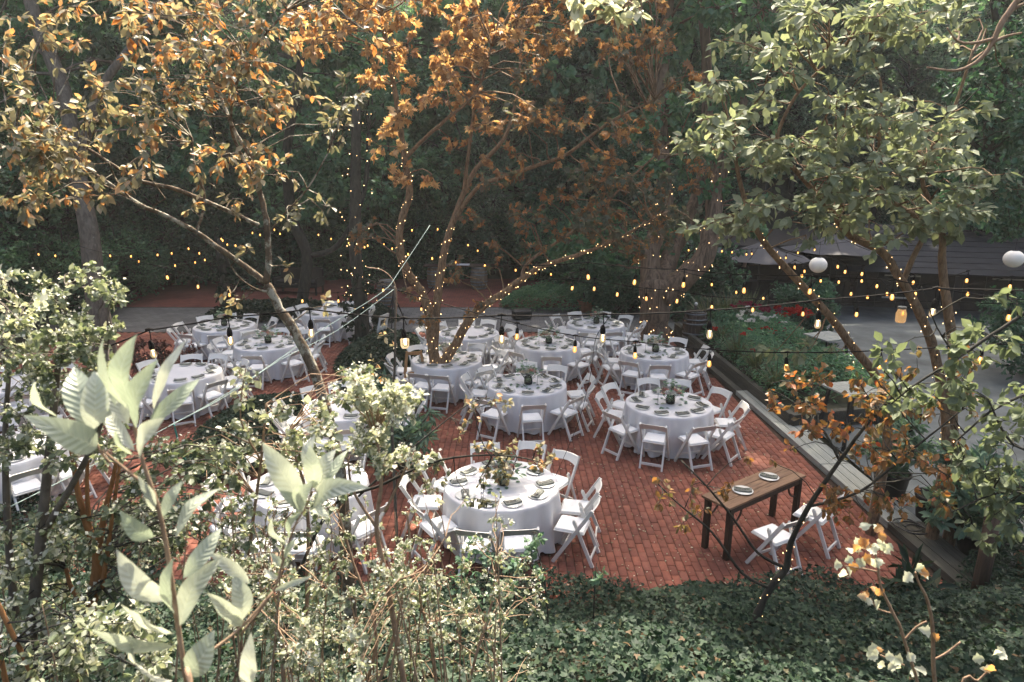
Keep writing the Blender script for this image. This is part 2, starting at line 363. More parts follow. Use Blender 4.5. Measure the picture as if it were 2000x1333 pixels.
def leaves(tpl, Pn, D, N, S, rnd, W=None):
    tv, tf = TPL[tpl]; n = len(Pn); k = len(tv)
    D = norm(D); N = norm(N - D*np.sum(N*D, 1, keepdims=True)); X = np.cross(D, N)
    w = np.ones(n) if W is None else W
    V = Pn[:, None, :] + S[:, None, None]*(tv[None, :, 0:1]*w[:, None, None]*X[:, None, :] + tv[None, :, 1:2]*D[:, None, :] + tv[None, :, 2:3]*N[:, None, :])
    F = (np.array(tf)[None] + (np.arange(n)*k)[:, None, None]).reshape(-1, 3)
    return V.reshape(-1, 3), F, np.repeat(rnd, k)
def unit(n): return norm(rng.normal(size=(n, 3)))
def sticks(A, B, r0, r1, sag=0.0):            # many thin three-sided twigs, two segments each
    A = np.asarray(A, float); B = np.asarray(B, float); n = len(A)
    mid = (A+B)/2 + unit(n)*np.linalg.norm(B-A, axis=1, keepdims=True)*.08 + np.array([0, 0, sag])
    d = norm(B-A); ref = np.where(np.abs(d[:, 2:3]) < .9, np.array([[0, 0, 1.]]), np.array([[1., 0, 0]]))
    a = norm(np.cross(d, ref)); b = np.cross(d, a)
    r0 = np.broadcast_to(r0, n); r1 = np.broadcast_to(r1, n)
    V = []
    for p, r in ((A, r0), (mid, (r0+r1)/2), (B, r1)):
        for t in (0, 2.094, 4.189): V.append(p + (a*math.cos(t)+b*math.sin(t))*r[:, None])
    V = np.stack(V, 1).reshape(-1, 3)
    q = [(i*3+k, i*3+(k+1) % 3, i*3+3+(k+1) % 3, i*3+3+k) for i in range(2) for k in range(3)]
    F = (np.array(q)[None] + (np.arange(n)*9)[:, None, None]).reshape(-1, 4)
    return V, F
def smooth_path(pts, rad, k=4):               # Catmull-Rom
    pts = [Vector(p) for p in pts]; o = []; ro = []
    for i in range(len(pts)-1):
        p0, p1, p2, p3 = pts[max(i-1, 0)], pts[i], pts[i+1], pts[min(i+2, len(pts)-1)]
        for j in range(k):
            t = j/k; o.append(.5*((2*p1) + (p2-p0)*t + (2*p0-5*p1+4*p2-p3)*t*t + (3*p1-p0-3*p2+p3)*t**3)); ro.append(rad[i]*(1-t)+rad[i+1]*t)
    o.append(pts[-1]); ro.append(rad[-1]); return o, ro
def tree(name, label, cat, paths, blobs, leafkind, size, mat, bark, group=None, per=8, twig=.006, droop=.3, flat=.6, wild=.7, sides=8, leafname='crown', single=0, singlemat=None, lumpy=0, base=None, wid=1.0, rrange=(0, 1), shell=0.45, stuff=True, face=0.0, layer=1.0, twigmat=None, bloom=0):
    """paths: [(points, radii)], blobs: [(centre, radius, leaf count, lo, hi)] - the tree grows twigs from its limbs into each clump"""
    base = Vector(base) if base is not None else Vector(paths[0][0][0])
    root = thing(name, label, cat, base, 0, group); b0 = np.array(base)
    tm = MB(); nodes = []
    for pts, rad in paths:
        pp, rr = smooth_path(pts, rad)
        if lumpy:
            pp = [p + Vector(rng.normal(size=3))*r*lumpy for p, r in zip(pp, rr)]; rr = [r*(1+rng.normal()*lumpy*.5) for r in rr]
        tm.tube(pp, rr, sides); nodes += [np.array(p) for p in pp]
    tm.build('trunk', bark, root, True, base)
    nodes = np.array(nodes)
    A, B, R0, R1, LP, LD, LN, LS, LR = [], [], [], [], [], [], [], [], []
    for bl in blobs:
        c, r, n = np.array(bl[0]), bl[1], int(bl[2]); lo, hi = (bl[3], bl[4]) if len(bl) > 4 else rrange
        q = nodes[np.argmin(np.linalg.norm(nodes - c, axis=1) + .35*np.maximum(0, nodes[:, 2]-c[2]))]
        L = np.linalg.norm(c-q)
        m1 = q + (c-q)*.5 + np.array([0, 0, .12*L]) + rng.normal(size=3)*.08*L
        tr = twig*(1.6 + .6*L)
        A += [q, m1]; B += [m1, c]; R0 += [tr*1.5, tr]; R1 += [tr, tr*.6]
        m = max(3, n//per)
        e = unit(m)*(rng.random((m, 1))**shell)*(np.array(r) if hasattr(r, '__len__') else r)
        e = e*np.array([1, 1, layer])
        A += [c]*m; B += list(c+e); R0 += [tr*.55]*m; R1 += [twig*.35]*m
        idx = rng.integers(0, m, n); t = .35 + .68*rng.random(n)
        LP.append(c + e[idx]*t[:, None] + rng.normal(size=(n, 3))*size[0]*.15)
        ed = norm(e[idx]); LD.append(ed*.6 + unit(n)*wild + np.array([0, 0, -droop]))
        LN.append(np.array([0, -face, flat]) + unit(n)*.6); LS.append(rng.uniform(size[0], size[1], n)); LR.append(rng.uniform(lo, hi, n))
    LP, LD, LN, LS, LR = map(np.concatenate, (LP, LD, LN, LS, LR))
    V, F = sticks(A, B, np.array(R0), np.array(R1))
    link('branches', np_mesh('branches', V-b0, F, twigmat or bark), root)['kind'] = 'stuff'
    if bloom:
        k_ = rng.choice(len(LP), min(bloom, len(LP)*2)); k_ = k_ if hasattr(k_, '__len__') else [k_]; n_ = len(k_)
        pb = LP[k_] + rng.normal(size=(n_, 3))*size[1]*.35 + np.array([0, 0, size[1]*.3])
        V, F, rr = leaves('diamond', pb-b0, unit(n_), unit(n_)+np.array([0, -.5, .6]), rng.uniform(size[0]*.45, size[0]*.95, n_), rng.random(n_), np.full(n_, 1.6))
        link('blossoms', np_mesh('blossoms', V, F, M['lf_blossom'], rr), root)['kind'] = 'stuff'
    if single:
        n1 = min(single, len(LP)); order = np.argsort(np.linalg.norm(LP-np.array([0, 0, CAM_H]), axis=1)); sel, rest = order[:n1], order[n1:]
        single_leaves(root, b0, leafkind, LP[sel], LD[sel], LN[sel], LS[sel], LR[sel], mat, wid)
        LP, LD, LN, LS, LR = LP[rest], LD[rest], LN[rest], LS[rest], LR[rest]
    if len(LP):
        V, F, rr = leaves(leafkind, LP-b0, LD, LN, LS, LR, np.full(len(LP), wid))
        o = link(leafname, np_mesh(leafname, V, F, mat, rr), root)
        if stuff: o['kind'] = 'stuff'
    return root
LEAFME = {}
def single_leaves(root, b0, kind, Pn, D, N, S, Rr, mat, wid=1.0):
    for i in range(len(Pn)):
        key = (kind, mat.name, int(Rr[i]*7), wid)
        if key not in LEAFME:
            tv, tf = TPL[kind]; LEAFME[key] = np_mesh('leaf', tv*np.array([wid, 1, 1]), np.array(tf), mat, np.full(len(tv), (key[2]+.5)/7))
        d = norm(D[i]); n = norm(N[i]-d*np.dot(N[i], d)); x = np.cross(d, n)*1.0
        o = link('leaf', LEAFME[key], root); s = S[i]; p = Pn[i]-b0
        o.matrix_local = Matrix(((x[0]*s, d[0]*s, n[0]*s, p[0]), (x[1]*s, d[1]*s, n[1]*s, p[1]), (x[2]*s, d[2]*s, n[2]*s, p[2]), (0, 0, 0, 1)))

# ================================================================== THE SETTING
def sstep(a, b, x):
    t = np.clip((x-a)/(b-a), 0, 1); return t*t*(3-2*t)
def hgt(x, y):
    x = np.asarray(x, float); y = np.asarray(y, float)
    yf = 7.05 + .9*sstep(-4.5, -6.5, x)
    d = np.maximum(0, yf-y); z = .47*d - .10*sstep(0, .4, d)*0
    z = z + .70*np.maximum(0, y-30.5+1.5*np.sin(x*.21))*sstep(30, 34, y+1.5) - .5*sstep(20.5, 24, y)*sstep(4.5, 8, x)*(1-sstep(29, 33, y))
    z = z + .55*np.maximum(0, -15.5-x) + .5*np.maximum(0, x-24)
    wob = .12*np.sin(x*1.7+y*.6)*np.sin(y*1.3-x*.4)
    return z + wob*np.clip(d+np.maximum(0, y-31), 0, 1) - .06
def sheet(name, x0, x1, y0, y1, nx, ny, mat, dz=0.0, parent=None, fn=hgt):
    X, Y = np.meshgrid(np.linspace(x0, x1, nx), np.linspace(y0, y1, ny)); Z = fn(X, Y)+dz
    V = np.stack([X, Y, Z], -1).reshape(-1, 3)
    i = (np.arange(ny-1)[:, None]*nx + np.arange(nx-1)[None]).ravel()
    return link(name, np_mesh(name, V, np.stack([i, i+1, i+nx+1, i+nx], 1), mat, smooth=True), parent)
struct(sheet('ground', -90, 90, -8, 130, 240, 220, M['soil']))

# brick patio: every brick is geometry, the largest in view are parts of their own
def xe(y): return 4.86 + (16-y)*.052
patio = struct(sheet('brick_patio', -13, 5.3, 6.4, 20.3, 40, 40, M['joint'], fn=lambda x, y: np.full_like(x, -.012)))
BL, BW, GAP = .205, .098, .009
bx, by = [], []
for i in range(-124, 54):
    x = i*(BW+GAP)
    off = (i % 2)*.5*(BL+GAP) + random.uniform(-.012, .012)
    for j in range(30, 97):
        bx.append(x); by.append(j*(BL+GAP)+off)
bx, by = np.array(bx), np.array(by)
ok = (bx < np.vectorize(xe)(by)-.06) & (by < 20.2) & (by > 6.45)
bx, by = bx[ok], by[ok]
bz = rng.normal(0, .0016, len(bx)); br = rng.random(len(bx)); ba = rng.normal(0, .008, len(bx)); tx = rng.normal(0, .008, len(bx)); ty = rng.normal(0, .006, len(bx))
near = (bx > 1.15) & (by > 7.05) & (bx < 4.9)
order = np.argsort(np.where(near, by+.15*np.abs(bx-2.8), 99)); own = order[:300]
rest = np.ones(len(bx), bool); rest[own] = False
bt = np.array([(-1, -1, 0), (1, -1, 0), (1, 1, 0), (-1, 1, 0), (-1, -1, 1), (1, -1, 1), (1, 1, 1), (-1, 1, 1)], float)
bv = np.zeros((12, 3)); 
def brick_verts(s):
    hx, hy, b = BW/2, BL/2, .004
    return np.array([(-hx, -hy, -.04), (hx, -hy, -.04), (hx, hy, -.04), (-hx, hy, -.04), (-hx, -hy, -b), (hx, -hy, -b), (hx, hy, -b), (-hx, hy, -b), (-hx+b, -hy+b, 0), (hx-b, -hy+b, 0), (hx-b, hy-b, 0), (-hx+b, hy-b, 0)])*s
bq = np.array([(0, 1, 5, 4), (1, 2, 6, 5), (2, 3, 7, 6), (3, 0, 4, 7), (4, 5, 9, 8), (5, 6, 10, 9), (6, 7, 11, 10), (7, 4, 8, 11), (8, 9, 10, 11)])
b1 = brick_verts(1.0)
r_ = np.where(rest)[0]
ca, sa = np.cos(ba[r_])[:, None], np.sin(ba[r_])[:, None]
lx, ly, lz = b1[None, :, 0], b1[None, :, 1], b1[None, :, 2]
V = np.stack([bx[r_][:, None]+lx*ca-ly*sa, by[r_][:, None]+lx*sa+ly*ca, bz[r_][:, None]+lz+lx*tx[r_][:, None]+ly*ty[r_][:, None]], -1).reshape(-1, 3)
F = (bq[None]+(np.arange(len(r_))*12)[:, None, None]).reshape(-1, 4)
o = link('bricks', np_mesh('bricks', V, F, M['brick'], np.repeat(br[r_], 12)), patio); o['kind'] = 'stuff'
bm = [np_mesh('brick', b1, bq, M['brick'], np.full(12, (k+.5)/8)) for k in range(8)]
for i in own:
    link('brick', bm[int(br[i]*8)], patio, (bx[i], by[i], bz[i]), (ty[i], -tx[i], ba[i]))

def flat(v): return lambda x, y: np.full_like(x, v)
struct(sheet('grey_path', -15.5, 4.9, 20.25, 23.9, 3, 3, M['paver_grey'], fn=flat(.004)))
struct(sheet('upper_brick_court', -15, 4.5, 23.95, 30.2, 3, 3, M['brick_far'], fn=flat(.012)))
def terr(x, y): return -.5*sstep(20.5, 24, y)*sstep(4.5, 8, x) + .0*x
struct(sheet('concrete_terrace', 5.85, 24, 6.0, 28.5, 30, 40, M['concrete'], .008, fn=terr))
struct(sheet('terrace_walk', 4.95, 9.5, 20.3, 26, 14, 14, M['concrete'], .002, fn=terr))

# timber edging along the patio: planks are parts
kerb = thing('timber_edging', 'weathered grey timber edging boards along the right side of the brick patio', 'edging', (5.0, 7, 0))
for s in range(5):
    y0 = 6.7 + s*1.92; y1 = y0+1.9
    for k in range(3):
        if s == 4 and k > 0: continue
        xc0, xc1 = xe(y0)+.09+k*.165, xe(y1)+.09+k*.165
        mb = MB(); mb.bar((xc0-5, y0-7, .055+.004*k), (xc1-5, y1-7, .055+.004*k), .155, .10)
        ob = mb.build('plank', M['grey_plank'] if s in (1, 2, 3) else M['brown_plank'], kerb)
wall = thing('planter_wall', 'low mossy timber wall holding the flower bed beside the patio', 'planter wall', (5, 12.4, 0))
for k in range(4):
    y0 = 12.3+k*1.95
    for z in (.09, .25):
        MB().bar((xe(y0)+.32-5+(.5 if k == 0 else 0)*0, y0-12.4, z), (xe(y0+1.93)+.32-5, y0+1.93-12.4, z), .13, .15, (1, 0, 0)).build('timber', M['brown_plank'], wall)
MB().bar((.35, -.12, .17), (2.9, .5, .17), .14, .32, (0, 1, 0)).build('timber', M['brown_plank'], wall)

# ================================================================== FURNITURE
def make_chair():
    t = thing('folding_chair', 'white folding chair', 'chair')
    for s in (-1, 1):
        mb = MB(); mb.bar((s*.215, -.285, .80), (s*.215, .215, 0), .026, .046)
        mb.build('upright', M['resin'], t)
        mb = MB(); mb.bar((s*.183, -.045, .60), (s*.183, -.30, 0), .026, .042); mb.ball((s*.183, -.043, .603), .0195, 6, 4, (.6, 1, 1))
        mb.build('leg', M['resin'], t)
    mb = MB(); mb.bar((-.17, -.262, .085), (.17, -.262, .085), .04, .022, (0, 0, 1)); mb.build('stretcher', M['resin'], t)
    mb = MB(); mb.bar((-.2, .105, .176), (.2, .105, .176), .03, .02, (0, 0, 1)); mb.build('stretcher', M['resin'], t)
    # backrest: a board with an arched lower edge, bowed backwards
    mb = MB(); n = 9; vs = []
    for i in range(n):
        u = -1+2*i/(n-1); x = u*.203; bow = -.022*(1-u*u)
        zt = .792+.012*(1-u*u); zb = .672+.035*(1-u*u)
        for z in (zb, zt):
            yb = -.285+(.80-z)*.625
            vs += [(x, yb+bow-.009, z), (x, yb+bow+.009, z)]
    fs = []
    for i in range(n-1):
        a, b = i*4, i*4+4
        fs += [(a, b, b+2, a+2), (a+1, a+3, b+3, b+1), (a+2, b+2, b+3, a+3), (a, a+1, b+1, b)]
    fs += [(0, 2, 3, 1), ((n-1)*4, (n-1)*4+1, (n-1)*4+3, (n-1)*4+2)]
    mb.add(vs, fs); mb.build('backrest', M['resin'], t)
    mb = MB(); mb.box((0, .02, .435), (.385, .40, .03), bev=.012); seat = mb.build('seat', M['resin'], t)
    mb = MB(); mb.box((0, .02, .458), (.36, .375, .022), bev=.010); mb.build('cushion', M['pad'], seat)
    return t
chair0 = make_chair()
TR = .775
def cloth_mesh(seed, hem=.035):
    r = np.random.default_rng(seed); n = 200; ang = np.linspace(0, 2*np.pi, n, endpoint=False)
    def fold(k0, amp):
        f = np.zeros(n)
        for k in range(6): f += np.cos(ang*(k0+int(r.integers(-4, 5)))+r.random()*6.28)*r.uniform(.4, 1)
        return amp*f/3
    f1, f2 = fold(17, 1.0), fold(9, .6); fo = f1+f2
    V = [(0, 0, .752)]; rings = []
    prof = [(.45, .752, 0), (.72, .752, 0), (TR-.012, .7515, 0), (TR, .744, .02), (TR+.006, .70, .10), (TR+.014, .60, .35), (TR+.022, .45, .65), (TR+.032, .28, .9), (TR+.045, .12, 1.1), (TR+.055, hem, 1.25)]
    for R_, z, a in prof:
        rr = R_ + .064*a*fo; zz = z + (.016*f2*max(0, a-.6) if a > .6 else 0) + (.025*(fo < -.5)*(a > 1.2))
        rings.append(len(V)); V += [(rr[i]*math.cos(ang[i]), rr[i]*math.sin(ang[i]), zz[i] if hasattr(zz, '__len__') else zz) for i in range(n)]
    F = []
    for a, b in zip(rings[:-1], rings[1:]): F += [(a+i, b+i, b+(i+1) % n, a+(i+1) % n) for i in range(n)]
    me = bpy.data.meshes.new('tablecloth'); me.from_pydata(V, [], F+[(0, rings[0]+i, rings[0]+(i+1) % n) for i in range(n)])
    me.polygons.foreach_set('use_smooth', [True]*len(me.polygons)); me.materials.append(M['cloth']); return me
cloths = [cloth_mesh(k) for k in (3, 5, 8, 13)]
# place setting
mb = MB(); mb.lathe([(.001, .004), (.07, .003), (.085, .006), (.132, .016), (.135, .018), (.133, .020), (.083, .010), (.001, .008)], 28)
plate_me = mb.mesh('plate', M['plate'], True)
def napkin_mesh(k):
    r = random.Random(k); mb = MB(); L, W = .225, .105; n = 9; prev = None
    for lay in range(2):
        vs = []; z0 = .012+lay*.010
        for i in range(n):
            u = -1+2*i/(n-1); w = W/2*(1 - .10*(1-u*u)) + r.uniform(-.002, .002)
            z = z0 + .014*abs(u)**2.2 + r.uniform(-.001, .002)
            for s, dz in ((-1, 0), (-.3, .004), (.3, .003), (1, 0)): vs.append((s*w+lay*.004, u*L/2, z+dz))
            for s, dz in ((1, 0), (-1, 0)): vs.append((s*w+lay*.004, u*L/2, z-.008))
        fs = []
        for i in range(n-1):
            a, b = i*6, i*6+6
            fs += [(a+j, a+(j+1) % 6, b+(j+1) % 6, b+j) for j in range(6)]
        fs += [tuple(range(5, -1, -1)), tuple((n-1)*6+j for j in range(6))]
        mb.add(vs, fs)
    return mb.mesh('napkin', M['napkin'], False)
naps = [napkin_mesh(k) for k in range(4)]
def cutlery_mesh(kind):
    mb = MB()
    if kind == 'fork':
        mb.bar((0, -.09, 0), (0, .03, .002), .009, .003); mb.bar((0, .03, .002), (0, .05, .004), .022, .003)
        for s in (-.009, -.003, .003, .009): mb.bar((s, .05, .004), (s, .095, .006), .003, .002)
    else:
        mb.bar((0, -.10, 0), (0, 0, .001), .012, .004); mb.add([(-.008, 0, 0), (.009, 0, 0), (.009, .08, 0), (.002, .11, 0), (-.008, .09, 0), (-.008, 0, .003), (.009, 0, .003), (.009, .08, .003), (.002, .11, .003), (-.008, .09, .003)], [(4, 3, 2, 1, 0), (5, 6, 7, 8, 9), (0, 1, 6, 5), (1, 2, 7, 6), (2, 3, 8, 7), (3, 4, 9, 8), (4, 0, 5, 9)])
    return mb.mesh(kind, M['steel'])
fork_me, knife_me = cutlery_mesh('fork'), cutlery_mesh('knife')

def rose(mb, c, r, s):
    q = random.Random(s); mb.ball(c, r*.62, 7, 5)
    for ring, (rad, tilt, cnt) in enumerate(((.55, .5, 5), (.85, .25, 6), (1.1, -.05, 6))):
        for k in range(cnt):
            a = 2*math.pi*k/cnt + ring*.6 + q.uniform(-.2, .2); d = Vector((math.cos(a), math.sin(a), 0)); e = Vector((-d.y, d.x, 0)); c0 = Vector(c)
            p = [c0+d*r*rad*.5-Vector((0, 0, r*.4)), c0+d*r*rad+e*r*.55+Vector((0, 0, r*tilt)), c0+d*r*(rad+.12)+Vector((0, 0, r*(tilt+.35))), c0+d*r*rad-e*r*.55+Vector((0, 0, r*tilt))]
            mb.add(p, [(0, 1, 2, 3)])
def make_centre(seed, dense=True):
    q = random.Random(seed); t = thing('flower_arrangement', 'x', 'flowers'); t.scale = (1.4, 1.4, 1.3)
    MB().lathe([(.045, 0), (.058, .01), (.062, .06), (.05, .11), (.047, .125), (.044, .125), (.047, .11), (.058, .06), (.054, .014), (.001, .012)], 16).build('vase', M['vase'], t, True)
    sp, ld, ln, A, B = [], [], [], [], []
    for k in range(46):
        a = q.uniform(0, 6.28); rr = q.uniform(.05, .19); z = .12+q.uniform(.0, .17)*(1.25-rr/.2)+.02
        sp.append((rr*math.cos(a), rr*math.sin(a), z)); ld.append((math.cos(a), math.sin(a), q.uniform(-.5, .9))); ln.append((q.uniform(-.5, .5), q.uniform(-.5, .5), 1))
    for k in range(4):
        a = q.uniform(0, 6.28); h = q.uniform(.30, .38)
        for j in range(7):
            z = .16+(h-.16)*j/6; sp.append((.10*math.cos(a)*j/6, .10*math.sin(a)*j/6, z)); b = q.uniform(0, 6.28); ld.append((math.cos(b), math.sin(b), .3)); ln.append((0, 0, 1))
        A.append((0, 0, .1)); B.append((.1*math.cos(a), .1*math.sin(a), h))
    for k in range(14):
        a = 2*math.pi*k/14; A.append((.012*math.cos(a), .012*math.sin(a), .015)); B.append((.13*math.cos(a), .13*math.sin(a), .2+q.uniform(-.03, .05)))
    sp, ld, ln = map(lambda z: np.array(z, float), (sp, ld, ln))
    V, F, rr = leaves('oval', sp, ld, ln, np.random.default_rng(seed).uniform(.045, .075, len(sp)), np.random.default_rng(seed).random(len(sp)), np.full(len(sp), 1.4))
    link('foliage', np_mesh('foliage', V, F, M['lf_forest2'], rr), t)
    V, F = sticks(A, B, .003, .0015); link('stems', np_mesh('stems', V, F, M['lf_grass'], np.zeros(len(V))), t)
    for mat, cnt in ((M['fl_cream'], 5), (M['fl_pink'], 4), (M['fl_white'], 4)):
        for k in range(cnt):
            a = q.uniform(0, 6.28); rr_ = q.uniform(.02, .12); c = (rr_*math.cos(a), rr_*math.sin(a), .235-rr_*.5+q.uniform(-.02, .03))
            mb = MB(); rose(mb, c, q.uniform(.03, .042), k+seed*10); mb.build('blossom', mat, t)
    # loose leaves round the vase foot
    sp = np.array([(q.uniform(.1, .27)*math.cos(a), q.uniform(.1, .24)*math.sin(a), .006) for a in [q.uniform(0, 6.28) for _ in range(18)]])
    V, F, rr = leaves('oval', sp, np.random.default_rng(seed+1).normal(size=(18, 3))*np.array([1, 1, .1]), np.array([[0, 0, 1.]]*18), np.full(18, .06), np.random.default_rng(seed).random(18), np.full(18, 1.3))
    link('loose_leaves', np_mesh('loose_leaves', V, F, M['lf_forest2'], rr), t)
    return t
centres = [make_centre(s) for s in (11, 23, 37)]
card = thing('table_number_stand', 'x', 'number stand')
MB().lathe([(.028, 0), (.028, .005), (.004, .007), (.004, .01)], 14).build('foot', M['hoop'], card)
MB().tube([(0, 0, .006), (0, 0, .23)], .003, 6).build('rod', M['hoop'], card)
MB().box((0, 0, .262), (.055, .004, .07)).build('card', M['paper'], card)

CLOCK = ['twelve', 'one', 'two', 'three', 'four', 'five', 'six', 'seven', 'eight', 'nine', 'ten', 'eleven']
def clock(a):                            # a measured from +X; six o'clock is nearest the viewer
    return CLOCK[int(round((math.pi/2-a)/(math.pi/6))) % 12] + " o'clock"
TABLES = [  # x, y, description, offset of the first chair from the near side, centrepiece
 (-.14, 8.5, 'the nearest round table by the ivy', 18, 0), (2.85, 11.73, 'the table beside the grey timber edging', 8, 1),
 (.3, 12.86, 'the table in the patio centre', 0, 2), (3.3, 15.27, 'the table below the dark barrel', -5, 0),
 (.87, 16.02, 'the table behind the patio centre', 3, 1), (2.28, 18.17, 'the farthest table beside the big trunk', 18, 2),
 (-1.45, 14.6, 'the table behind the forked tree', 6, 0), (-1.12, 17.11, 'the table between forked tree and grey path', 10, None),
 (-5.94, 16.07, 'the left table beside the lichen trunk', 8, 1), (-7.75, 17.9, 'the left table nearest the brick court', 14, 2),
 (-6.88, 13.6, 'the left table behind the pale leaves', 20, None), (-5.4, 19.75, 'the small far table by the hedge', 12, None),
 (-7.7, 9.7, 'the table cut by the lower left edge', 5, None), (-10.1, 12.9, 'the table hidden at the left edge', 10, None),
 (-2.95, 11.6, 'the table behind the silvery shrub', 15, None), (-2.75, 8.5, 'the table behind the near tangled shrubs', 18, None)]
tt = thing('round_table', 'x', 'table'); MB().lathe([(.001, .718), (.75, .718), (.76, .724), (.76, .736), (.75, .742), (.001, .742)], 40).build('tabletop', M['pine'], tt)
for a in range(4):
    t_ = a*math.pi/2+.6; MB().bar((.42*math.cos(t_), .42*math.sin(t_), 0), (.36*math.cos(t_), .36*math.sin(t_), .717), .03, .03).build('leg', M['hoop'], tt)
for ti, (tx_, ty_, desc, off, cen) in enumerate(TABLES):
    place(tt, (tx_, ty_, 0), ti*.3, 'folding table standing under the white cloth of %s' % desc, 'round tables')
    tag(link('tablecloth', cloths[ti % 4], None, (tx_, ty_, 0), (0, 0, ti*1.1)), 'white floor length cloth on %s' % desc, 'tablecloth', 'white round tablecloths')
    if cen is not None:
        place(centres[cen], (tx_+.02, ty_-.03, .754), ti*.9, 'small vase of cream and blush flowers on %s' % desc, 'bouquets on the round tables')
        if ti in (0, 1, 2, 3, 4): place(card, (tx_+(.2 if ti == 2 else -.22), ty_-.08, .753), random.uniform(-.6, .6), 'thin metal number stand on %s' % desc, 'table number stands')
    for k in range(10):
        a = R(-90+off+36*k+random.uniform(-3.5, 3.5)); j = random.uniform(-.11, .11)*(1 if random.random() < .75 else 1.9)
        d = TR+.255+random.uniform(-.03, .07)
        if ti == 15 and k in (2, 3): continue
        place(chair0, (tx_+d*math.cos(a+j*.5), ty_+d*math.sin(a+j*.5), 0), a+math.pi/2+j*1.6, "white folding chair at %s of %s" % (clock(R(-90+off+36*k)), desc), 'white folding chairs round the tables')
        pr = TR-.185; px, py = tx_+pr*math.cos(a), ty_+pr*math.sin(a)
        tag(link('plate', plate_me, None, (px, py, .752)), "white dinner plate at %s of %s" % (clock(R(-90+off+36*k)), desc), 'plate', 'dinner plates')
        na = a+R(90)+R(random.choice((60, 75, 90, 115, 125)) if ti else random.choice((60, 80, 100, 25)))
        tag(link('napkin', naps[(ti+k) % 4], None, (px, py, .757), (0, 0, na)), "grey napkin at %s of %s" % (clock(R(-90+off+36*k)), desc), 'napkin', 'folded napkins')
        if ti in (0, 1, 2):
            c, s = math.cos(na), math.sin(na)
            for me, nm, o_ in ((fork_me, 'fork', -.014), (knife_me, 'knife', .014)):
                tag(link(nm, me, None, (px+o_*c, py+o_*s, .789), (0, 0, na)), "steel %s on napkin at %s of %s" % (nm, clock(R(-90+off+36*k)), desc), nm, nm+'s on the napkins')

# farm table for two
ft = thing('farm_table', 'narrow rustic wooden table with dark curved braced legs near the ivy', 'table', (3.28, 8.42, 0), R(35))
for k in range(3): MB().box((0, -.15+.15*k, .755), (1.66, .147, .032), bev=.005).build('plank', M['walnut'], ft)
MB().box((0, -.19, .70), (1.46, .03, .075)).box((0, .19, .70), (1.46, .03, .075)).build('apron', M['walnut_leg'], ft)
for sx in (-1, 1):
    for sy in (-1, 1):
        l = MB().bar((sx*.74, sy*.175, 0), (sx*.74, sy*.175, .738), .068, .068).build('leg', M['walnut_leg'], ft)
        pts = [(sx*(.70-.19*math.sin(t)), sy*.175, .665-.19*math.cos(t)+.0) for t in [i*math.pi/12 for i in range(7)]]
        MB().tube(pts, .014, 5).build('brace', M['walnut_leg'], l)
def on_ft(x, y, z): return ft.matrix_basis @ Vector((x, y, z)) if False else Vector((3.28+x*math.cos(R(35))-y*math.sin(R(35)), 8.42+x*math.sin(R(35))+y*math.cos(R(35)), z))
for k, (x, y, w) in enumerate(((-.30, -.02, 'near'), (.34, .03, 'far'))):
    p = on_ft(x, y, .772)
    tag(link('plate', plate_me, None, p), 'white plate on the %s half of the rustic wooden table' % w, 'plate', 'dinner plates')
    na = R(60 if k else 75)
    tag(link('napkin', naps[k], None, p+Vector((0, 0, .005)), (0, 0, na)), 'grey napkin on the %s plate of the rustic wooden table' % w, 'napkin', 'folded napkins')
    for me, nm, o_ in ((fork_me, 'fork', -.014), (knife_me, 'knife', .014)):
        tag(link(nm, me, None, p+Vector((o_*math.cos(na), o_*math.sin(na), .037)), (0, 0, na)), 'steel %s on the %s napkin of the rustic wooden table' % (nm, w), nm, nm+'s on the napkins')
place(chair0, (3.30, 7.68, 0), R(28), 'white folding chair standing alone at the near side of the rustic table', 'white folding chairs round the tables')
place(chair0, (4.02, 8.20, 0), R(45), 'white folding chair between the rustic table and the timber edging', 'white folding chairs round the tables')
tag(link('plate', plate_me, None, (4.0, 8.23, .475), (R(4), 0, 0)), 'white plate lying on the chair next to the timber edging', 'plate', 'dinner plates')

# barrels
def make_barrel(mat):
    t = thing('wine_barrel', 'x', 'barrel'); H, n = .92, 22
    for k in range(n):
        mb = MB(); vs = []; a0, a1 = 2*math.pi*(k+.03)/n, 2*math.pi*(k+.97)/n; m = 7
        for i in range(m):
            z = H*i/(m-1); u = 2*i/(m-1)-1; r = .355-.075*u*u
            for rr in (r, r-.025):
                for a in (a0, a1): vs.append((rr*math.cos(a), rr*math.sin(a), z))
        fs = []
        for i in range(m-1):
            a, b = i*4, i*4+4; fs += [(a, a+1, b+1, b), (a+2, b+2, b+3, a+3), (a, b, b+2, a+2), (a+1, a+3, b+3, b+1)]
        fs += [(0, 2, 3, 1), ((m-1)*4, (m-1)*4+1, (m-1)*4+3, (m-1)*4+2)]
        mb.add(vs, fs); mb.build('stave', mat, t)
    for z in (.05, .2, .32, .60, .72, .87):
        u = 2*z/H-1; r = .357-.075*u*u; MB().lathe([(r-.01, z-.022), (r+.005, z-.022), (r+.005, z+.022), (r-.01, z+.022)], 28).build('hoop', M['hoop'], t, True)
    MB().lathe([(.001, .87), (.262, .87), (.262, .885), (.001, .885)], 24).build('head', mat, t)
    return t
bd, bt_ = make_barrel(M['barrel_dark']), make_barrel(M['barrel_tan'])
place(bd, (5.22, 18.95, 0), .2, 'dark wine barrel standing between the big trunk and the flower bed', 'wine barrels')
place(bt_, (-4.55, 24.4, .012), .5, 'pale wine barrel on the brick court left of the forked tree', 'wine barrels')
place(bt_, (-1.35, 27.7, .012), .9, 'pale wine barrel at the back holding the right end of a plank', 'wine barrels')
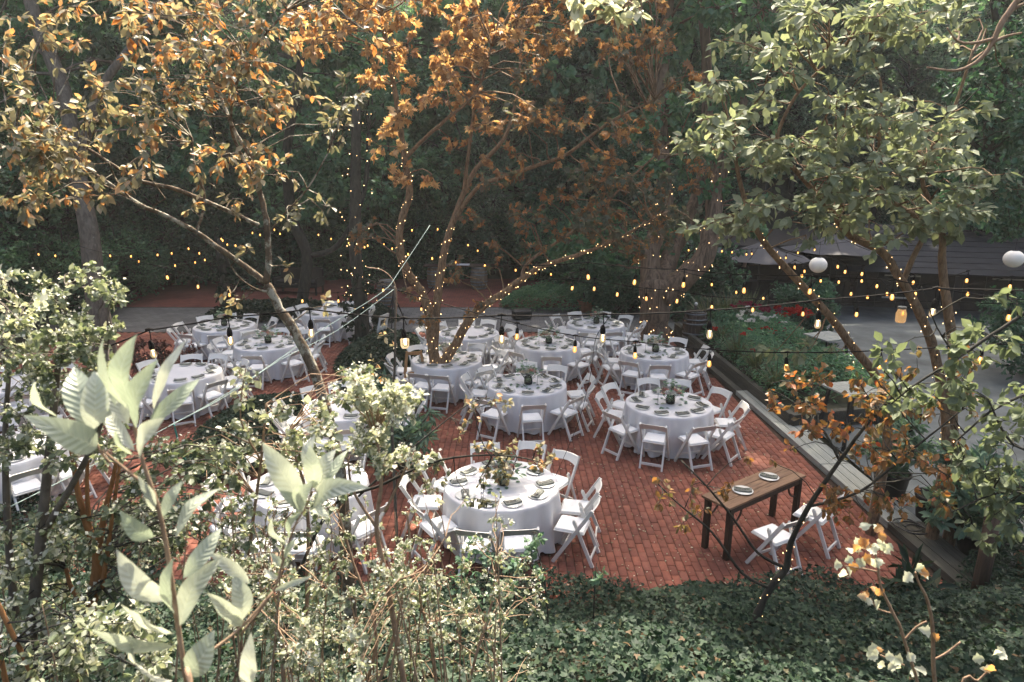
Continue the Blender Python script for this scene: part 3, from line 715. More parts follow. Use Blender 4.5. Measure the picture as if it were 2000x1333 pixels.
place(bt_, (-3.15, 27.9, .012), .4, 'pale wine barrel at the back holding the left end of a plank', 'wine barrels')
pk = thing('barrel_plank', 'long wooden plank laid across two barrels as a bar top', 'plank', (-2.25, 27.8, .935))
for k in range(2): MB().box((0, -.16+.32*k, .025), (2.7, .3, .045)).build('board', M['post'], pk)
tag(MB().box((0, 0, .02), (.55, .3, .04), bev=.012).build('folded_cloth', M['cloth']), 'white folded cloth lying on the plank across the barrels', 'cloth').location = (-2.0, 27.7, .983)
fig = thing('figurine', 'small pale figurine standing on the dark wine barrel', 'figurine', (5.2, 18.95, .886))
MB().lathe([(.05, 0), (.05, .02), (.02, .04), (.03, .10), (.045, .17), (.02, .21)], 10).build('body', M['stone'], fig, True); MB().ball((0, -.02, .25), .05, 8, 6).build('head', M['fl_white'], fig, True)

# wooden easel and other small things
es = thing('wooden_easel', 'light brown wooden A-frame stand beside the forked tree trunk', 'easel', (-2.12, 14.25, 0), R(12))
for s in (-1, 1):
    MB().bar((s*.27, -.14, 0), (s*.15, .04, 1.02), .055, .03).build('leg', M['pine'], es); MB().bar((s*.27, .34, 0), (s*.15, .06, 1.02), .05, .03).build('leg', M['pine'], es)
for z, w in ((.12, .49), (.55, .38), (.98, .32)): MB().bar((-w/2, -.14+.18*z, z), (w/2, -.14+.18*z, z), .07, .025, (0, 0, 1)).build('rail', M['pine'], es)
sp_ = thing('speaker_box', 'small black speaker box on the grey path in front of the round hedge', 'speaker', (.32, 22.0, .006), .3)
MB().box((0, 0, .17), (.62, .36, .33), bev=.05).build('cabinet', M['black'], sp_); MB().bar((-.12, 0, .345), (.12, 0, .345), .03, .03).build('handle', M['cable'], sp_)
tr_ = thing('camera_tripod', 'thin dark tripod stand on the grey path left of the forked tree', 'tripod', (-3.7, 21.0, .005))
for k in range(3):
    a = k*2.094+.4; MB().tube([(.38*math.cos(a), .38*math.sin(a), 0), (0, 0, 1.05)], .02, 6).build('leg', M['black'], tr_)
MB().tube([(0, 0, 1.0), (0, 0, 1.5)], .018, 6).build('post', M['black'], tr_); MB().ball((0, 0, 1.52), .05, 8, 5).build('head', M['black'], tr_)
lc = thing('wicker_loveseat', 'dark wicker loveseat at the back of the brick court', 'sofa', (-8.4, 26.6, .012), R(-8))
MB().box((0, .34, .62), (1.8, .1, .75), bev=.04).build('backrest', M['wicker'], lc); MB().box((0, 0, .36), (1.7, .7, .16), bev=.03).build('seat', M['wicker'], lc)
for s in (-1, 1):
    MB().box((s*.88, 0, .5), (.1, .75, .34), bev=.03).build('armrest', M['wicker'], lc)
    for y in (-.32, .32): MB().bar((s*.84, y, 0), (s*.84, y, .34), .06, .06).build('leg', M['wicker'], lc)
for k in (-1, 1): MB().box((k*.42, -.03, .49), (.8, .62, .11), bev=.04).build('cushion', M['shirt'], lc)
pole = thing('leaning_chair', 'white folding chair folded up and leaning by the dark ivy mound', 'chair', (-3.65, 18.55, 0), R(70))
for s in (-1, 1): MB().bar((s*.21, .1, 0), (s*.21, -.12, .92), .03, .05).build('upright', M['resin'], pole); MB().bar((s*.17, .05, .02), (s*.17, -.07, .60), .026, .04).build('leg', M['resin'], pole)
MB().bar((-.2, -.11, .86), (.2, -.11, .86), .13, .02, (0, 0, 1)).build('backrest', M['resin'], pole); MB().bar((-.18, .0, .42), (.18, .0, .42), .38, .03, (0, -.23, 1)).build('seat', M['pad'], pole)

# bistro tables on the terrace
def bistro(loc, rz, label):
    t = thing('bistro_table', label, 'table', loc, rz, 'high tables on the terrace')
    for k in range(4): MB().box((0, -.29+.193*k, 1.02), (.78, .188, .03)).build('slat', M['grey_plank'], t)
    for sx in (-1, 1):
        for sy in (-1, 1): MB().bar((sx*.36, sy*.36, 0), (sx*.27, sy*.27, 1.0), .05, .05).build('leg', M['black'], t)
    for s in (-1, 1): MB().bar((s*.33, -.33, .3), (s*.33, .33, .3), .025, .025).build('stretcher', M['black'], t); MB().bar((-.33, s*.33, .3), (.33, s*.33, .3), .025, .025).build('stretcher', M['black'], t)
bistro((7.45, 15.6, .01), .35, 'grey slatted high table with black legs beside the flower bed')
bistro((6.15, 11.7, .01), .25, 'grey slatted high table with dark legs behind the rust coloured branches')

# buildings at the back right
bar = thing('bar_pavilion', 'dark open timber bar shelter under the grey umbrellas behind the barrel', 'pavilion', (10.2, 27.6, -.5))
MB().box((0, 1.6, 1.25), (8.6, .15, 2.5)).build('back_wall', M['dark'], bar)
for k in range(12): MB().box((-4.1+k*.74, -.9, .47), (.70, .06, .94)).build('board', M['dark'], bar)
MB().box((0, -.85, .97), (8.8, .5, .06)).build('counter', M['dark'], bar)
for x in (-4.2, -1.4, 1.4, 4.2): MB().box((x, -.55, 1.2), (.13, .13, 2.4)).build('post', M['dark'], bar)
rf = MB().box((0, .7, 2.52), (9.2, 3.6, .1), Matrix.Rotation(R(5), 3, 'X')).build('roof', M['dark'], bar)
MB().box((-1.2, .2, .99+.08), (.9, .5, .22)).build('glass_case', M['vase'], bar)
for z in (1.3, 1.7): MB().box((1.5, 1.4, z), (3.2, .25, .04)).build('shelf', M['post'], bar)
def umbrella(loc, rad, h, label, rz=0):
    t = thing('market_umbrella', label, 'umbrella', loc, rz, 'grey umbrellas over the bar')
    for k in range(8):
        a0, a1 = k*math.pi/4, (k+1)*math.pi/4; am = (a0+a1)/2; n = 5; vs = []
        for i in range(n):
            f = i/(n-1); rr = rad*f
            for a, dr, dz in ((a0, 1, 0), (am, .95, -.05), (a1, 1, 0)): vs.append((rr*dr*math.cos(a), rr*dr*math.sin(a), h+.55-.55*f+dz*f-.06*math.sin(f*3.14)))
        fs = [(i*3+j, i*3+j+1, i*3+4+j, i*3+3+j) for i in range(n-1) for j in range(2)]
        MB().add(vs, fs).build('canopy_panel', M['canvas'], t)
        MB().tube([(0, 0, h+.5), (rad*.98*math.cos(a0), rad*.98*math.sin(a0), h-.02)], .012, 4).build('rib', M['dark'], t)
    MB().tube([(0, 0, 0), (0, 0, h+.62)], .03, 8).build('pole', M['dark'], t)
umbrella((8.95, 24.6, -.5), 1.75, 2.22, 'grey market umbrella directly behind the barrel and big trunk', .2)
umbrella((12.2, 26.0, -.5), 1.9, 2.35, 'grey market umbrella further right over the dark bar', .5)
umbrella((7.2, 27.2, -.5), 1.7, 2.2, 'grey market umbrella half hidden by the big trunk', .1)
# barkeeper
pr_ = thing('person', 'person in a black shirt leaning forward behind the dark bar counter', 'person', (9.25, 27.35, -.5), R(15))
J = [(0, 0, .93, .13, .11), (0, -.02, 1.15, .145, .10), (0, -.10, 1.38, .165, .11), (0, -.14, 1.49, .055, .055), (0, -.19, 1.60, .085, .095), (0, -.20, 1.70, .075, .085),
     (-.19, -.10, 1.40, .062, .062), (-.27, -.20, 1.17, .048, .048), (-.20, -.40, 1.06, .036, .036), (-.18, -.50, 1.05, .03, .02),
     (.19, -.10, 1.40, .062, .062), (.27, -.18, 1.16, .048, .048), (.22, -.38, 1.07, .036, .036), (.20, -.48, 1.05, .03, .02),
     (-.1, 0, .85, .095, .095), (-.11, -.02, .48, .065, .065), (-.12, .03, .08, .045, .045), (-.12, -.13, .03, .04, .03),
     (.1, 0, .85, .095, .095), (.11, -.02, .48, .065, .065), (.12, .03, .08, .045, .045), (.12, -.13, .03, .04, .03)]
E_ = [(0, 1), (1, 2), (2, 3), (3, 4), (4, 5), (2, 6), (6, 7), (7, 8), (8, 9), (2, 10), (10, 11), (11, 12), (12, 13), (0, 14), (14, 15), (15, 16), (16, 17), (0, 18), (18, 19), (19, 20), (20, 21)]
me = bpy.data.meshes.new('body'); me.from_pydata([j[:3] for j in J], E_, []); bo = link('body', me, pr_)
md = bo.modifiers.new('skin', 'SKIN'); md.use_smooth_shade = True
for i, j in enumerate(J): me.skin_vertices[0].data[i].radius = j[3:5]
me.skin_vertices[0].data[0].use_root = True
bo.modifiers.new('sub', 'SUBSURF').levels = 2
pm, nt, bs, out = newmat('clothed_body'); bs.inputs['Roughness'].default_value = .85
g = nt.nodes.new('ShaderNodeTexCoord'); sx = nt.nodes.new('ShaderNodeSeparateXYZ'); nt.links.new(g.outputs['Object'], sx.inputs[0])
md_ = nt.nodes.new('ShaderNodeMath'); md_.operation = 'DIVIDE'; md_.inputs[1].default_value = 2.0; nt.links.new(sx.outputs[2], md_.inputs[0])
rc = ramp(nt, md_.outputs[0], [(0, (.05, .05, .06)), (.45, (.05, .05, .06)), (.46, (.014, .014, .016)), (.735, (.014, .014, .016)), (.74, (.42, .25, .18)), (1, (.42, .25, .18))]); nt.links.new(rc, bs.inputs['Base Color'])
me.materials.append(pm)
MB().ball((0, -.165, 1.70), .10, 12, 8, (.95, 1.05, .95)).build('hair', M['hair'], pr_, True)
MB().box((0, -.285, 1.625), (.022, .03, .04), bev=.006).build('nose', M['skin'], pr_)

hs = thing('shingled_building', 'low dark building with grey shingled roof at the right edge behind the terrace', 'building', (17.6, 24.2, -1.0), R(-14))
MB().box((0, 1.5, 1.1), (10.4, .15, 2.2)).build('wall', M['dark'], hs)
for k in range(14): MB().box((-4.9+k*.75, 1.40, 1.1), (.7, .05, 2.2)).build('board', M['dark'], hs)
for row in range(9):
    y0 = -.55+row*.38; z0 = 2.12+row*.16
    MB().box((0, y0+.22, z0+.11), (11.4, .46, .035), Matrix.Rotation(R(20), 3, 'X')).build('shingle_course', M['shingle'], hs)
for x in (-4.8, -1.6, 1.6, 4.8): MB().box((x, -.35, 1.02), (.12, .12, 2.1)).build('post', M['dark'], hs)
for x in (-2.9, .8):
    w = MB().box((x, 1.36, 1.35), (1.1, .03, .8)).build('window', M['vase'], hs)
    MB().box((x, 1.32, .92), (1.25, .08, .05)).box((x, 1.33, 1.78), (1.25, .06, .05)).build('frame', M['resin'], w)
h2 = thing('upper_roof_building', 'second dark building with a steeper grey roof beyond the low shingled one', 'building', (15.5, 32.5, -1.7), R(6))
MB().box((0, 1.5, 1.3), (9, .2, 2.6)).build('wall', M['dark'], h2)
for row in range(8): MB().box((0, -.6+row*.36, 2.5+row*.21), (10, .46, .04), Matrix.Rotation(R(30), 3, 'X')).build('shingle_course', M['shingle'], h2)

# pots, post, hose at the lower right
def pot(loc, r, h, label, mat): 
    t = thing('plant_pot', label, 'pot', loc, 0, 'pots beside the timber edging')
    MB().lathe([(r*.7, 0), (r*.78, h*.1), (r*.95, h*.9), (r*1.04, h*.92), (r*1.04, h), (r*.93, h), (r*.9, h*.88), (.001, h*.86)], 24).build('body', mat, t, True)
    MB().lathe([(.001, h*.865), (r*.9, h*.872), (r*.88, h*.88), (.001, h*.885)], 16).build('soil', M['soil'], t); return t
pot((5.72, 9.45, .06), .26, .42, 'dark round pot on the timber edging under the rust leaves', M['black'])
pot((5.92, 8.75, .06), .22, .40, 'tall dark green pot beside the coiled hose', M['dark'])
pot((6.15, 8.0, .0), .33, .32, 'wide black bowl pot behind the wooden post', M['black'])
pot((6.35, 7.2, .0), .3, .36, 'brown pot at the right frame edge below the post', M['terracotta'])
pot((2.55, 23.2, .01), .28, .4, 'dark pot with a small rose bush beside the round hedge', M['terracotta'])
pot((7.75, 18.3, .25), .24, .38, 'terracotta pot among the red flowers', M['terracotta'])
po = thing('wooden_post', 'round brown wooden post wrapped in fairy lights at the lower right', 'post', (5.42, 6.95, 0)); MB().tube([(0, 0, -.1), (.01, 0, .6), (0, .01, 1.2)], [.085, .08, .078], 12).build('shaft', M['post'], po, True); MB().lathe([(.078, 1.2), (.06, 1.215), (.001, 1.22)], 12).build('cap', M['post'], po)
hp = [(5.45+.16*math.cos(t)*(1+.1*math.sin(t*.3)), 8.55-.02*t+.15*math.sin(t), .125+.004*t) for t in np.linspace(0, 15, 60)]
tag(MB().tube(hp, .011, 5).build('garden_hose', M['black'], smooth=True), 'thin dark hose coiled on the timber edging beside the pots', 'hose')

# ================================================================== STRING LIGHTS
sock = MB(); sock.lathe([(.006, .055), (.012, .05), (.019, .03), (.021, .0), (.019, -.012), (.013, -.016)], 10); SOCK = sock.mesh('socket', M['cable'], True)
def bulb_mesh(mat): return MB().lathe([(.013, -.014), (.019, -.03), (.0235, -.052), (.0225, -.07), (.014, -.084), (.001, -.088)], 12).mesh('bulb', mat, True)
BC, BA = bulb_mesh(M['bulb_clear']), bulb_mesh(M['bulb_amber'])
fl = MB()
for s in (-1, 1): fl.tube([(s*.004, 0, -.022), (s*.007, 0, -.045), (s*.004, 0, -.068)], .0028, 5)
FIL = fl.mesh('filament', M['filament'])
def strand(label, Y0, Y1, bulbs, ends, clear=False, drop=.15, tilt=0.06, sag=.02, cr=.006, scale=1.0):
    n = len(bulbs); pts = []
    def cab(p): return p + Vector((0, 0, drop+.05))
    xs = [b[0] for b in bulbs]; x0, x1 = min(xs), max(xs)
    def Yat(x): return Y0+(Y1-Y0)*(x-x0)/max(1, x1-x0)
    pos = [at(b[0], b[1], Yat(b[0])) for b in bulbs]
    root = thing('string_light', label, 'string lights', cab(pos[0]), 0, 'festoon string lights')
    o = cab(pos[0]); tie = [cab(p) for p in pos]
    chain = [at(*ends[0])] + tie + [at(*ends[1])]; cp = []
    for a, b in zip(chain[:-1], chain[1:]):
        for k in range(5): t = k/5; cp.append(a.lerp(b, t) - Vector((0, 0, sag*(b-a).length*4*t*(1-t)*.5)))
    cp.append(chain[-1])
    c = MB().tube(cp, cr, 5); c.build('cable', M['cable'], root, True, o)
    for p, tp in zip(pos, tie):
        s = link('socket', SOCK, root, p + Vector((0, 0, .045*scale)) - o, (random.gauss(0, tilt), random.gauss(0, tilt), random.random()*3)); s.scale = (scale,)*3
        MBt = MB().tube([tp, p+Vector((random.gauss(0, .006), 0, .10))], .004, 4); MBt.tube([tp-Vector((.03, 0, 0)), tp+Vector((0, 0, .008)), tp+Vector((.03, 0, 0))], .010, 5)
        MBt.build('lead', M['cable'], root, False, o)
        link('bulb', BC if clear else BA, s); link('filament', FIL, s)
strand('nearest string light cable with large clear bulbs sagging across the whole view', 5.0, 5.0, [(298, 690), (450, 665), (608, 650), (790, 668), (980, 662), (1177, 660), (1385, 652), (1597, 632), (1822, 610)], [(60, 730, 5.2), (2700, 560, 5)], True, .13)
strand('string light cable sloping from the forked tree to the lower right', 7.5, 6.0, [(1010, 657), (1123, 682), (1240, 694), (1385, 710), (1535, 717), (1717, 714), (1914, 703)], [(700, 540, 10), (2700, 660, 6)], False, .10)
strand('string light cable crossing in front of the big trunk', 9, 7, [(1148, 541), (1240, 551), (1335, 556), (1453, 567), (1582, 569), (1742, 580), (1970, 620)], [(960, 520, 10), (2700, 560, 7)], False, .14)
strand('string light cable level with the top of the barrel', 12, 9, [(1118, 563), (1161, 564), (1206, 575), (1262, 583), (1323, 588), (1390, 600), (1470, 605), (1568, 613), (1673, 614), (1764, 612)], [(1050, 545, 14), (2700, 590, 8)], False, .12)
strand('string light cable hanging behind the forked tree', 17, 18, [(797, 497), (844, 505), (890, 512), (947, 519), (1007, 528), (1046, 533), (1076, 536), (1119, 560)], [(745, 470, 18), (1270, 570, 19)], False, .12)
strand('string light cable low over the left tables', 12, 15, [(326, 542), (387, 560), (448, 576), (591, 588), (661, 588), (748, 567), (823, 604)], [(150, 480, 12), (846, 560, 14.4)], False, .12)
strand('far left string light cable in front of the dark trees', 20, 20, [(75, 497), (108, 500), (215, 500), (256, 501), (271, 511), (308, 498), (335, 495), (368, 486), (389, 495), (435, 470), (460, 480)], [(20, 480, 20), (520, 440, 21)], False, .1)
strand('far string light cable behind the lichen covered tree', 21, 23, [(342, 519), (381, 513), (400, 508), (432, 467), (444, 478), (493, 455), (508, 459), (536, 449), (547, 457), (622, 459), (647, 467), (681, 475)], [(300, 500, 21), (720, 430, 23)], False, .1)
strand('string light cable in the dark gap left of the forked tree', 20, 22, [(686, 470), (712, 483), (718, 480), (750, 478), (766, 486), (805, 450), (855, 448), (880, 470), (914, 479), (933, 490)], [(640, 440, 20), (1000, 440, 22)], False, .1)
strand('far string light cable along the edges of the grey umbrellas', 22, 21, [(1345, 489), (1410, 491), (1430, 493), (1458, 497), (1468, 496), (1504, 492), (1535, 504), (1558, 494), (1591, 488)], [(1310, 470, 22), (1680, 470, 21)], False, .1)
strand('string light cable under the umbrellas left of the paper lantern', 16, 14, [(1390, 556), (1438, 571), (1491, 583), (1540, 528), (1552, 522), (1571, 530), (1567, 539), (1603, 549), (1638, 551), (1683, 549)], [(1330, 530, 17), (1780, 560, 13)], False, .1)
strand('string light cable in front of the shingled building', 13, 10, [(1636, 521), (1651, 531), (1662, 574), (1684, 535), (1694, 580), (1713, 559), (1732, 574), (1784, 552), (1788, 574), (1836, 563), (1888, 548), (1890, 574), (1973, 560)], [(1600, 500, 14), (2700, 540, 9)], False, .1)

def lantern(loc, r, label):
    t = thing('paper_lantern', label, 'lantern', loc, 0, 'white paper lanterns')
    pf = []; m = 20
    for i in range(m+1):
        a = math.pi*i/m; rr = max(.06*r, r*math.sin(a))*(1+(.012 if i % 2 else 0)); pf.append((rr, -r*.93*math.cos(a)))
    MB().lathe(pf, 28).build('shade', M['paper'], t, True); MB().tube([(0, 0, r*.92), (0, 0, r*.92+.9)], .003, 4).build('cord', M['cable'], t)
    MB().lathe([(.05, r*.90), (.055, r*.93), (.05, r*.95)], 14).build('ring', M['cable'], t)
lantern(at(1598, 518, 12.5), .155, 'white paper lantern hanging in front of the bar umbrellas')
lantern(at(1980, 506, 11.5), .155, 'white paper lantern hanging at the right edge before the grey roof')
jar = thing('hanging_jar', 'glass jar lantern hanging by the leaning right hand trunk', 'jar', at(1758, 630, 8.5))
MB().lathe([(.05, 0), (.062, .012), (.064, .12), (.05, .15), (.048, .175), (.045, .175), (.047, .148), (.06, .118), (.058, .016), (.001, .014)], 16).build('glass', M['jar'], jar, True); MB().lathe([(.05, .176), (.052, .178), (.052, .205), (.001, .207)], 16).build('lid', M['hoop'], jar); MB().tube([(0, 0, .2), (0, 0, .6)], .002, 4).build('wire', M['cable'], jar)
cj = thing('hanging_jar', 'clear empty glass cup hanging in front of the ivy mound left of the forked tree', 'jar', at(791, 680, 6.5))
MB().lathe([(.03, 0), (.042, .02), (.045, .09), (.043, .09), (.04, .022), (.001, .012)], 14).build('glass', M['bulb_clear'], cj, True); MB().tube([(0, 0, .09), (0, 0, .35)], .002, 4).build('wire', M['cable'], cj)

# tethers at the left: green and white cords
def cord(label, pts, r, mat):
    p, rr = smooth_path([at(*q) for q in pts], [r]*len(pts)); return tag(MB().tube(p, r, 5).build('tether_cord', mat, smooth=True), label, 'cord', 'tether cords')
cord('white tether cord running from the forked tree down to the lower left', [(840, 440, 9), (780, 530, 8), (745, 572, 7.5), (620, 650, 6.6), (545, 702, 6.0), (455, 762, 5.4), (340, 828, 4.8), (150, 925, 4.2), (0, 1000, 3.6)], .0028, M['rope'])
cord('pale cord just below the white tether', [(770, 565, 7.6), (660, 645, 6.8), (545, 705, 6.0), (440, 775, 5.4), (330, 832, 4.8)], .0028, M['rope'])
cord('green tether cord hanging from the knot at the left', [(340, 830, 4.8), (345, 850, 4.8), (352, 880, 4.8), (366, 905, 4.9)], .007, M['ropeg'])
cord('thin dark wire hanging over the middle of the patio', [(1207, 600, 7), (1165, 657, 7), (1155, 724, 7), (1133, 815, 7), (1105, 885, 7), (1085, 930, 7)], .003, M['cable'])
cord('thin curling wire dangling beside the forked tree', [(716, 523, 8), (745, 528, 8), (765, 545, 8), (774, 575, 8), (772, 650, 8), (770, 740, 8), (765, 800, 8)], .008, M['twig_tan'])

# fairy lights
LAMP = np.array([(1, 0, 0), (-.5, .87, 0), (-.5, -.87, 0), (0, 0, 1.3), (0, 0, -1.3)], float)
def fairy(label, path, rad, n, turns, size=.009, jit=.03):
    n = int(n*.72); pts, rr = smooth_path(path, rad); P_ = np.array(pts); rr = np.array(rr); s = np.linspace(0, len(P_)-1.001, n); i = s.astype(int); f = (s-i)[:, None]
    c = P_[i]*(1-f)+P_[i+1]*f; r = rr[i]; d = norm(P_[i+1]-P_[i]); a = norm(np.cross(d, np.array([0.31, .2, .1])+np.array([[0, 0, 1.]])*.5)); b = np.cross(d, a)
    t = np.linspace(0, turns*6.283, n) + rng.normal(0, .25, n); q = c + (a*np.cos(t)[:, None]+b*np.sin(t)[:, None])*(r+.012)[:, None] + rng.normal(0, jit*.25, (n, 3))
    root = thing('fairy_lights', label, 'fairy lights', pts[0], 0, 'fairy light strings'); o = np.array(pts[0])
    MB().tube([Vector(v-o) for v in q], .0022, 3).build('wire', M['cable'], root)
    V = (q-o)[:, None, :]+LAMP[None]*size*np.random.default_rng(n).uniform(.6, 1.35, (n, 1, 1)); F = (np.array([(0, 1, 3), (1, 2, 3), (2, 0, 3), (1, 0, 4), (2, 1, 4), (0, 2, 4)])[None]+(np.arange(n)*5)[:, None, None]).reshape(-1, 3)
    link('lamp', np_mesh('lamp', V.reshape(-1, 3), F, M['fairy']), root)['kind'] = 'stuff'

# ================================================================== TREES
def pp(lst): return [at(*q[:3]) for q in lst], [q[3] for q in lst]
def ppg(lst):  # first point drops to the ground below it
    p, r = pp(lst); p0 = p[0]; g = Vector((p0.x, p0.y, float(hgt(p0.x, p0.y))-.15)); return [g]+p, [r[0]*1.25]+r
def region(x0, y0, x1, y1, Y0, Y1, nb, rad, nl, lo=0, hi=1, dens=1.0):
    out = []
    for _ in range(nb):
        Y = random.uniform(Y0, Y1); out.append((at(random.uniform(x0, x1), random.uniform(y0, y1), Y), rad*random.uniform(.6, 1.3), nl*random.uniform(.6, 1.4), lo, hi))
    return out

# --- forked autumn maple on the patio
MY = 14.35
mt = [ppg([(853, 745, MY, .15), (850, 715, MY, .165)]), pp([(850, 715, MY, .13), (842, 660, MY, .105), (838, 610, MY, .10), (822, 570, MY, .095), (800, 538, MY-.1, .09), (783, 500, MY-.2, .085), (782, 440, MY-.3, .075), (800, 375, MY-.3, .07), (790, 310, MY-.5, .06), (775, 200, MY-.7, .05), (750, 60, MY-1, .04), (735, -60, MY-1.2, .03)]),
      pp([(846, 690, MY, .12), (849, 630, MY+.1, .10), (857, 560, MY+.2, .09), (868, 490, MY+.3, .08), (882, 440, MY+.4, .07), (905, 380, MY+.5, .06), (930, 330, MY+.6, .05), (985, 270, MY+.8, .04), (1010, 180, MY+1, .03), (1020, 60, MY+1.1, .02)]),
      pp([(852, 722, MY, .14), (872, 700, MY, .11), (890, 672, MY-.1, .10), (915, 628, MY-.2, .09), (945, 598, MY-.3, .08), (985, 572, MY-.4, .07), (1020, 545, MY-.4, .06), (1060, 520, MY-.5, .05), (1130, 498, MY-.6, .042), (1200, 470, MY-.8, .03), (1290, 420, MY-1, .02)]),
      pp([(882, 440, MY+.4, .05), (930, 370, MY+.2, .045), (985, 345, MY, .045), (1060, 320, MY-.3, .04), (1110, 300, MY-.5, .035), (1190, 240, MY-.8, .03), (1280, 195, MY-1.1, .02)]),
      pp([(790, 310, MY-.5, .04), (830, 270, MY-.6, .035), (870, 235, MY-.8, .03), (930, 180, MY-1, .025), (960, 90, MY-1.2, .02)]),
      pp([(905, 380, MY+.5, .04), (915, 300, MY+.4, .035), (925, 210, MY+.3, .03), (920, 110, MY+.1, .02), (900, -40, MY, .015)]),
      pp([(1020, 545, MY-.4, .04), (1035, 510, MY-.3, .03), (1150, 430, MY, .028), (1230, 350, MY+.2, .02), (1330, 260, MY+.4, .015)])]
mb_ = []
G, Ru, Dk = (.72, 1.0), (.32, .8), (.0, .5)  # autumn tones; paler gold in the upper clumps partly paints in sunlight
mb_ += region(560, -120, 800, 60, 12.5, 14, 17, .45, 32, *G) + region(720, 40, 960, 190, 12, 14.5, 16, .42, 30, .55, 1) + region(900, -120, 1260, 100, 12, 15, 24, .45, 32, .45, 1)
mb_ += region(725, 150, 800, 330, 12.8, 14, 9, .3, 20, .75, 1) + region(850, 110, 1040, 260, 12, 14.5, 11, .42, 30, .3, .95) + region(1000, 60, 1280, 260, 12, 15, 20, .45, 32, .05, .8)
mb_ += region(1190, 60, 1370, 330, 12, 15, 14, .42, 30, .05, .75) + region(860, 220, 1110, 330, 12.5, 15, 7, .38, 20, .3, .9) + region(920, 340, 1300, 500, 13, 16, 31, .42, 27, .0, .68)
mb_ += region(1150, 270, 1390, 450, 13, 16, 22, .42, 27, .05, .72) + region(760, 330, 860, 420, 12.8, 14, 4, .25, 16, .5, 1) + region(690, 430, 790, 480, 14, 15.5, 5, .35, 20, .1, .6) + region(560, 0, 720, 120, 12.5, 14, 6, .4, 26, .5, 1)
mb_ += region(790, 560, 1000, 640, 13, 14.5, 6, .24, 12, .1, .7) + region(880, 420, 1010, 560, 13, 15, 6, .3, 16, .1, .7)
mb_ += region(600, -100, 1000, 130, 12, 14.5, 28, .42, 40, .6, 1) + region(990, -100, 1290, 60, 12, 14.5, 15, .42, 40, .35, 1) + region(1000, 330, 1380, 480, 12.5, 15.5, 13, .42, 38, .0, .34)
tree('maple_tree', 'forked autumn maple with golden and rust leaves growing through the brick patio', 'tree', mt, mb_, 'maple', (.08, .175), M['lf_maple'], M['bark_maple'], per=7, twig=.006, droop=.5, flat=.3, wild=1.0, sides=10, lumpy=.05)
MB().lathe([(.078, 0), (.07, .05), (.001, .052)], 14).build('sawn_knot', M['pine'], bpy.data.objects['maple_tree']).location = at(856, 741, 14.15) - mt[0][0][0]
bpy.data.objects['sawn_knot'].rotation_euler = (R(80), 0, R(-8))
fairy('fairy lights wound up the left stem of the forked maple', mt[1][0], mt[1][1], 150, 17)
fairy('fairy lights wound up the middle stem of the forked maple', mt[2][0][:5], mt[2][1][:5], 70, 9)
fairy('fairy lights wound along the right leaning limb of the forked maple', mt[3][0], mt[3][1], 170, 22)
fairy('fairy lights round the foot of the forked maple', mt[0][0], mt[0][1], 30, 4)

# --- big furrowed tree by the barrel
BY = 19.4
big = [ppg([(1279, 640, BY, .43), (1277, 590, BY, .41), (1282, 556, BY, .45)]), pp([(1275, 575, BY, .36), (1268, 500, BY+.2, .28), (1290, 440, BY+.3, .24), (1300, 380, BY+.4, .22), (1290, 250, BY+.6, .2), (1300, 60, BY+1, .17), (1330, -250, BY+1, .12)]),
       pp([(1290, 575, BY, .42), (1330, 548, BY-.1, .34), (1375, 505, BY-.2, .28), (1390, 440, BY, .25), (1400, 360, BY+.3, .22), (1430, 250, BY+.6, .2), (1480, 100, BY+1, .18), (1560, -80, BY+1.5, .14), (1600, -300, BY+2, .1)]),
       pp([(1282, 570, BY, .34), (1310, 500, BY+.5, .26), (1340, 440, BY+.9, .22), (1375, 340, BY+1.2, .2), (1380, 200, BY+1.5, .16), (1370, 0, BY+1.6, .14), (1300, -300, BY+1.6, .1)])]
bb = []  # first clumps form an unseen crown added to shade the patio
while len(bb) < 26:
    a = unit(1)[0]*np.array([8.5, 4.6, 4.0])*random.random()**.4; q_ = Vector((3.2+a[0], 20.6+a[1], 13.6+a[2]))
    if q_.z < .214*q_.y+CAM_H+1.6 or (q_.x < 5 and q_.z > 13.6): continue
    bb.append((q_, 1.15, 190, .2, .9))
for _ in range(8): bb.append((Vector((random.uniform(5, 12), random.uniform(15.5, 20), random.uniform(12.5, 18.5))), 1.1, 180, .2, .9))
bb += region(1240, -80, 1560, 330, 18.2, 20.5, 46, .6, 120, .3, 1) + region(1100, 420, 1380, 520, 19, 21, 14, .5, 110, .0, .6) + region(1380, 330, 1500, 470, 19, 21, 6, .5, 90, .2, .8)
tree('bay_tree', 'huge old tree with furrowed bark and fairy lights standing beside the barrel', 'tree', big, bb, 'oval', (.15, .24), M['lf_forest'], M['bark_big'], per=9, twig=.012, sides=16, lumpy=.07, wid=1.3)
fairy('fairy lights wrapped round the big furrowed trunk', [big[0][0][0]+Vector((0, 0, .4))]+big[0][0][1:], big[0][1], 90, 7, .012)
fairy('fairy lights on the big limb leaning right over the umbrellas', big[2][0][:6], big[2][1][:6], 150, 9, .012, .2)
fairy('fairy lights on the upright limb of the big furrowed tree', big[1][0][:5], big[1][1][:5], 80, 6, .012, .1)

